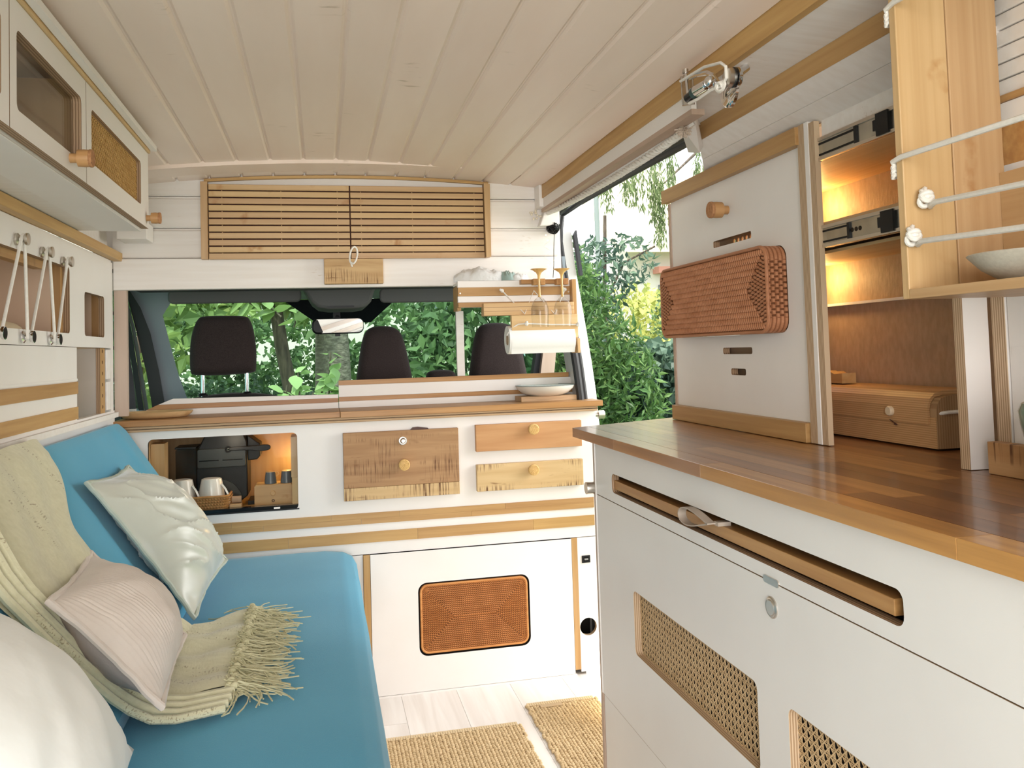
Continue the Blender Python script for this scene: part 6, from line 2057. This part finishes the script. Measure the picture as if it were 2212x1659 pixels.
def lslab(pts, w0, w1):
    n = len(pts)
    mb = MB()
    return mb.add([LP(p[0], p[1], w0) for p in pts] + [LP(p[0], p[1], w1) for p in pts], [tuple(range(n)), tuple(range(2 * n - 1, n - 1, -1))] + [(i, (i + 1) % n, (i + 1) % n + n, i + n) for i in range(n)])


obj('base_disc', MB().lathe([(0.032, 0.0), (0.032, -0.006), (0.027, -0.010)], (LX + 0.03, 1.470, 1.640), 'x', 32), chrome, cl_, smooth=True)
obj('mount_stem', MB().tube([LP(1.47, 1.650, -0.026), LP(1.475, 1.672, -0.045), LP(1.48, 1.690, -0.07)], 0.008, 10), chrome, cl_, smooth=True)
obj('side_disc', MB().lathe([(0.017, 0.0), (0.019, -0.004), (0.019, -0.008)], (LX + 0.012, 1.404, 1.643), 'x', 26), chrome, cl_, smooth=True)
obj('black_band', MB().lathe([(0.0185, -0.008), (0.0185, -0.012)], (LX + 0.012, 1.404, 1.643), 'x', 26), blackgloss, cl_, smooth=True)
obj('side_disc', MB().lathe([(0.0175, -0.012), (0.0175, -0.022), (0.014, -0.024)], (LX + 0.012, 1.408, 1.644), 'x', 26), steel, cl_, smooth=True)
obj('square_plate', lslab([(1.626, 1.716), (1.566, 1.703), (1.566, 1.640), (1.622, 1.653)], 0.0, 0.0025), glass('clear_bracket', (0.86, 0.85, 0.83), 1.5), cl_, bevel=0.0)
obj('plate_frame', MB().tube([LP(1.624, 1.714, 0.001), LP(1.568, 1.702, 0.001), LP(1.567, 1.642, 0.001), LP(1.621, 1.654, 0.001)], 0.0016, 6, closed=True), chrome, cl_, smooth=True)
obj('pin', MB().tube([LP(1.588, 1.712, 0.007), LP(1.578, 1.650, 0.007)], 0.0032, 10), chrome, cl_, smooth=True)
obj('pin_head', MB().tube([LP(1.5885, 1.711, 0.007), LP(1.589, 1.719, 0.007)], 0.0062, 14), steel, cl_, smooth=True)
obj('inner_bracket', MB().tube([LP(1.582, 1.700, 0.003), LP(1.545, 1.694, 0.003), LP(1.50, 1.683, 0.003), LP(1.482, 1.672, 0.0), LP(1.478, 1.655, -0.01)], 0.005, 8), chrome, cl_, smooth=True)
obj('inner_bracket', MB().tube([LP(1.578, 1.672, 0.003), LP(1.545, 1.670, 0.003), LP(1.505, 1.664, 0.003)], 0.004, 8), chrome, cl_, smooth=True)
obj('lamp_head', MB().tube([LP(1.478, 1.652, 0.014), LP(1.518, 1.652, 0.018)], 0.0115, 20), chrome, cl_, smooth=True)
obj('lamp_grip', MB().tube([LP(1.518, 1.652, 0.018), LP(1.528, 1.650, 0.019)], 0.0117, 20), M('bottle_green_plastic', (0.03, 0.06, 0.055), 0.4), cl_, smooth=True)
obj('lamp_tip', MB().tube([LP(1.528, 1.650, 0.019), LP(1.552, 1.648, 0.021)], 0.0095, 20), blackgloss, cl_, smooth=True)
obj('pivot_ball', MB().ball(LP(1.472, 1.656, 0.012), 0.0115, 14, 10), chrome, cl_, smooth=True)
band = [LP(1.612, 1.702, 0.008), LP(1.50, 1.694, 0.009), LP(1.425, 1.677, 0.012), LP(1.402, 1.662, 0.014), LP(1.400, 1.640, 0.015), LP(1.418, 1.630, 0.016), LP(1.45, 1.634, 0.02), LP(1.50, 1.632, 0.022), LP(1.545, 1.636, 0.022)]
obj('elastic_band', MB().tube(band, 0.0030, 8), cord, cl_, smooth=True)
mb = MB()
for q in range(3):
    mb.tube([LP(1.424 + 0.011 * math.cos(t) - 0.004 * q, 1.630 + 0.008 * math.sin(t), 0.018 + 0.003 * math.sin(t + q)) for t in [i * 6.28 / 12 for i in range(12)]], 0.0027, 6, closed=True)
obj('band_knot', mb, cord, cl_, smooth=True)

# rugs -------------------------------------------------------------------------------


def rug(name, label, x0, x1, y0, y1, seed):
    t = thing(name, label, 'rug', ((x0 + x1) / 2, (y0 + y1) / 2, 0.0))
    bx('backing', x0 + .004, x1 - .004, y0 + .004, y1 - .004, 0.0005, 0.005, M('rug_backing', (0.36, 0.24, 0.12), 0.9), t)
    mb = MB()
    rg = random.Random(seed)
    n = int((x1 - x0) / 0.0105)
    m = int((y1 - y0) / 0.0125)
    for i in range(n):
        for j in range(m):
            x = x0 + 0.004 + (i + 0.5) * 0.0105 + rg.uniform(-.001, .001)
            y = y0 + (j + 0.5) * 0.0125 + (0.004 if i % 2 else 0) + rg.uniform(-.001, .001)
            if y > y1 - 0.020:
                continue
            a = 0.6 if i % 2 else -0.6
            mb.ball((x, y, 0.0055 + rg.uniform(-.0008, .0012)), (0.0050, 0.0082, 0.0042), 6, 4, rot=Matrix.Rotation(a, 3, 'Z'))
    for j in range(int((y1 - y0) / 0.012)):
        for xx in (x0, x1):
            mb.ball((xx + rg.uniform(-.003, .003), y0 + j * 0.012, 0.005), (0.006, 0.0065, 0.005), 6, 4)
    obj('braided_pile', mb, jute, t, kind='stuff')
    mb = MB()
    k = int((x1 - x0) / 0.0075)
    for i in range(k):
        mb.box(x0 + i * 0.0075 + .0004, x0 + i * 0.0075 + 0.0068, y1 - 0.020, y1 + 0.002, 0.003, 0.0085)
    obj('bound_edge', mb, M('jute_binding', (0.62, 0.47, 0.28), 0.9), t, kind='stuff', bevel=0.0)
    return t


rug('jute_rug', 'braided jute rug by the bench, lower of the two on the floor', 0.05, 0.572, 1.95, 2.640, 3)
r_ = rug('jute_rug', 'braided jute rug with a sewn tab beside the kitchen unit', 0.628, 0.858, 1.85, 2.763, 4)
bx('sewn_tab', 0.665, 0.738, 2.715, 2.735, 0.009, 0.0115, M('rug_label_tab', (0.50, 0.36, 0.21), 0.8), r_)
# glowing globe on the floor
gl = thing('globe_lamp', 'glowing white globe lamp on the floor behind the kitchen corner', 'lamp', (0.935, 2.63, 0.0))
obj('globe', MB().ball((0.935, 2.63, 0.142), 0.136, 32, 20), glowglobe, gl, smooth=True)
obj('foot', MB().lathe([(0.06, 0.0), (0.06, 0.008), (0.045, 0.014)], (0.935, 2.63, 0.0005), 'z', 24), porcelain, gl, smooth=True)
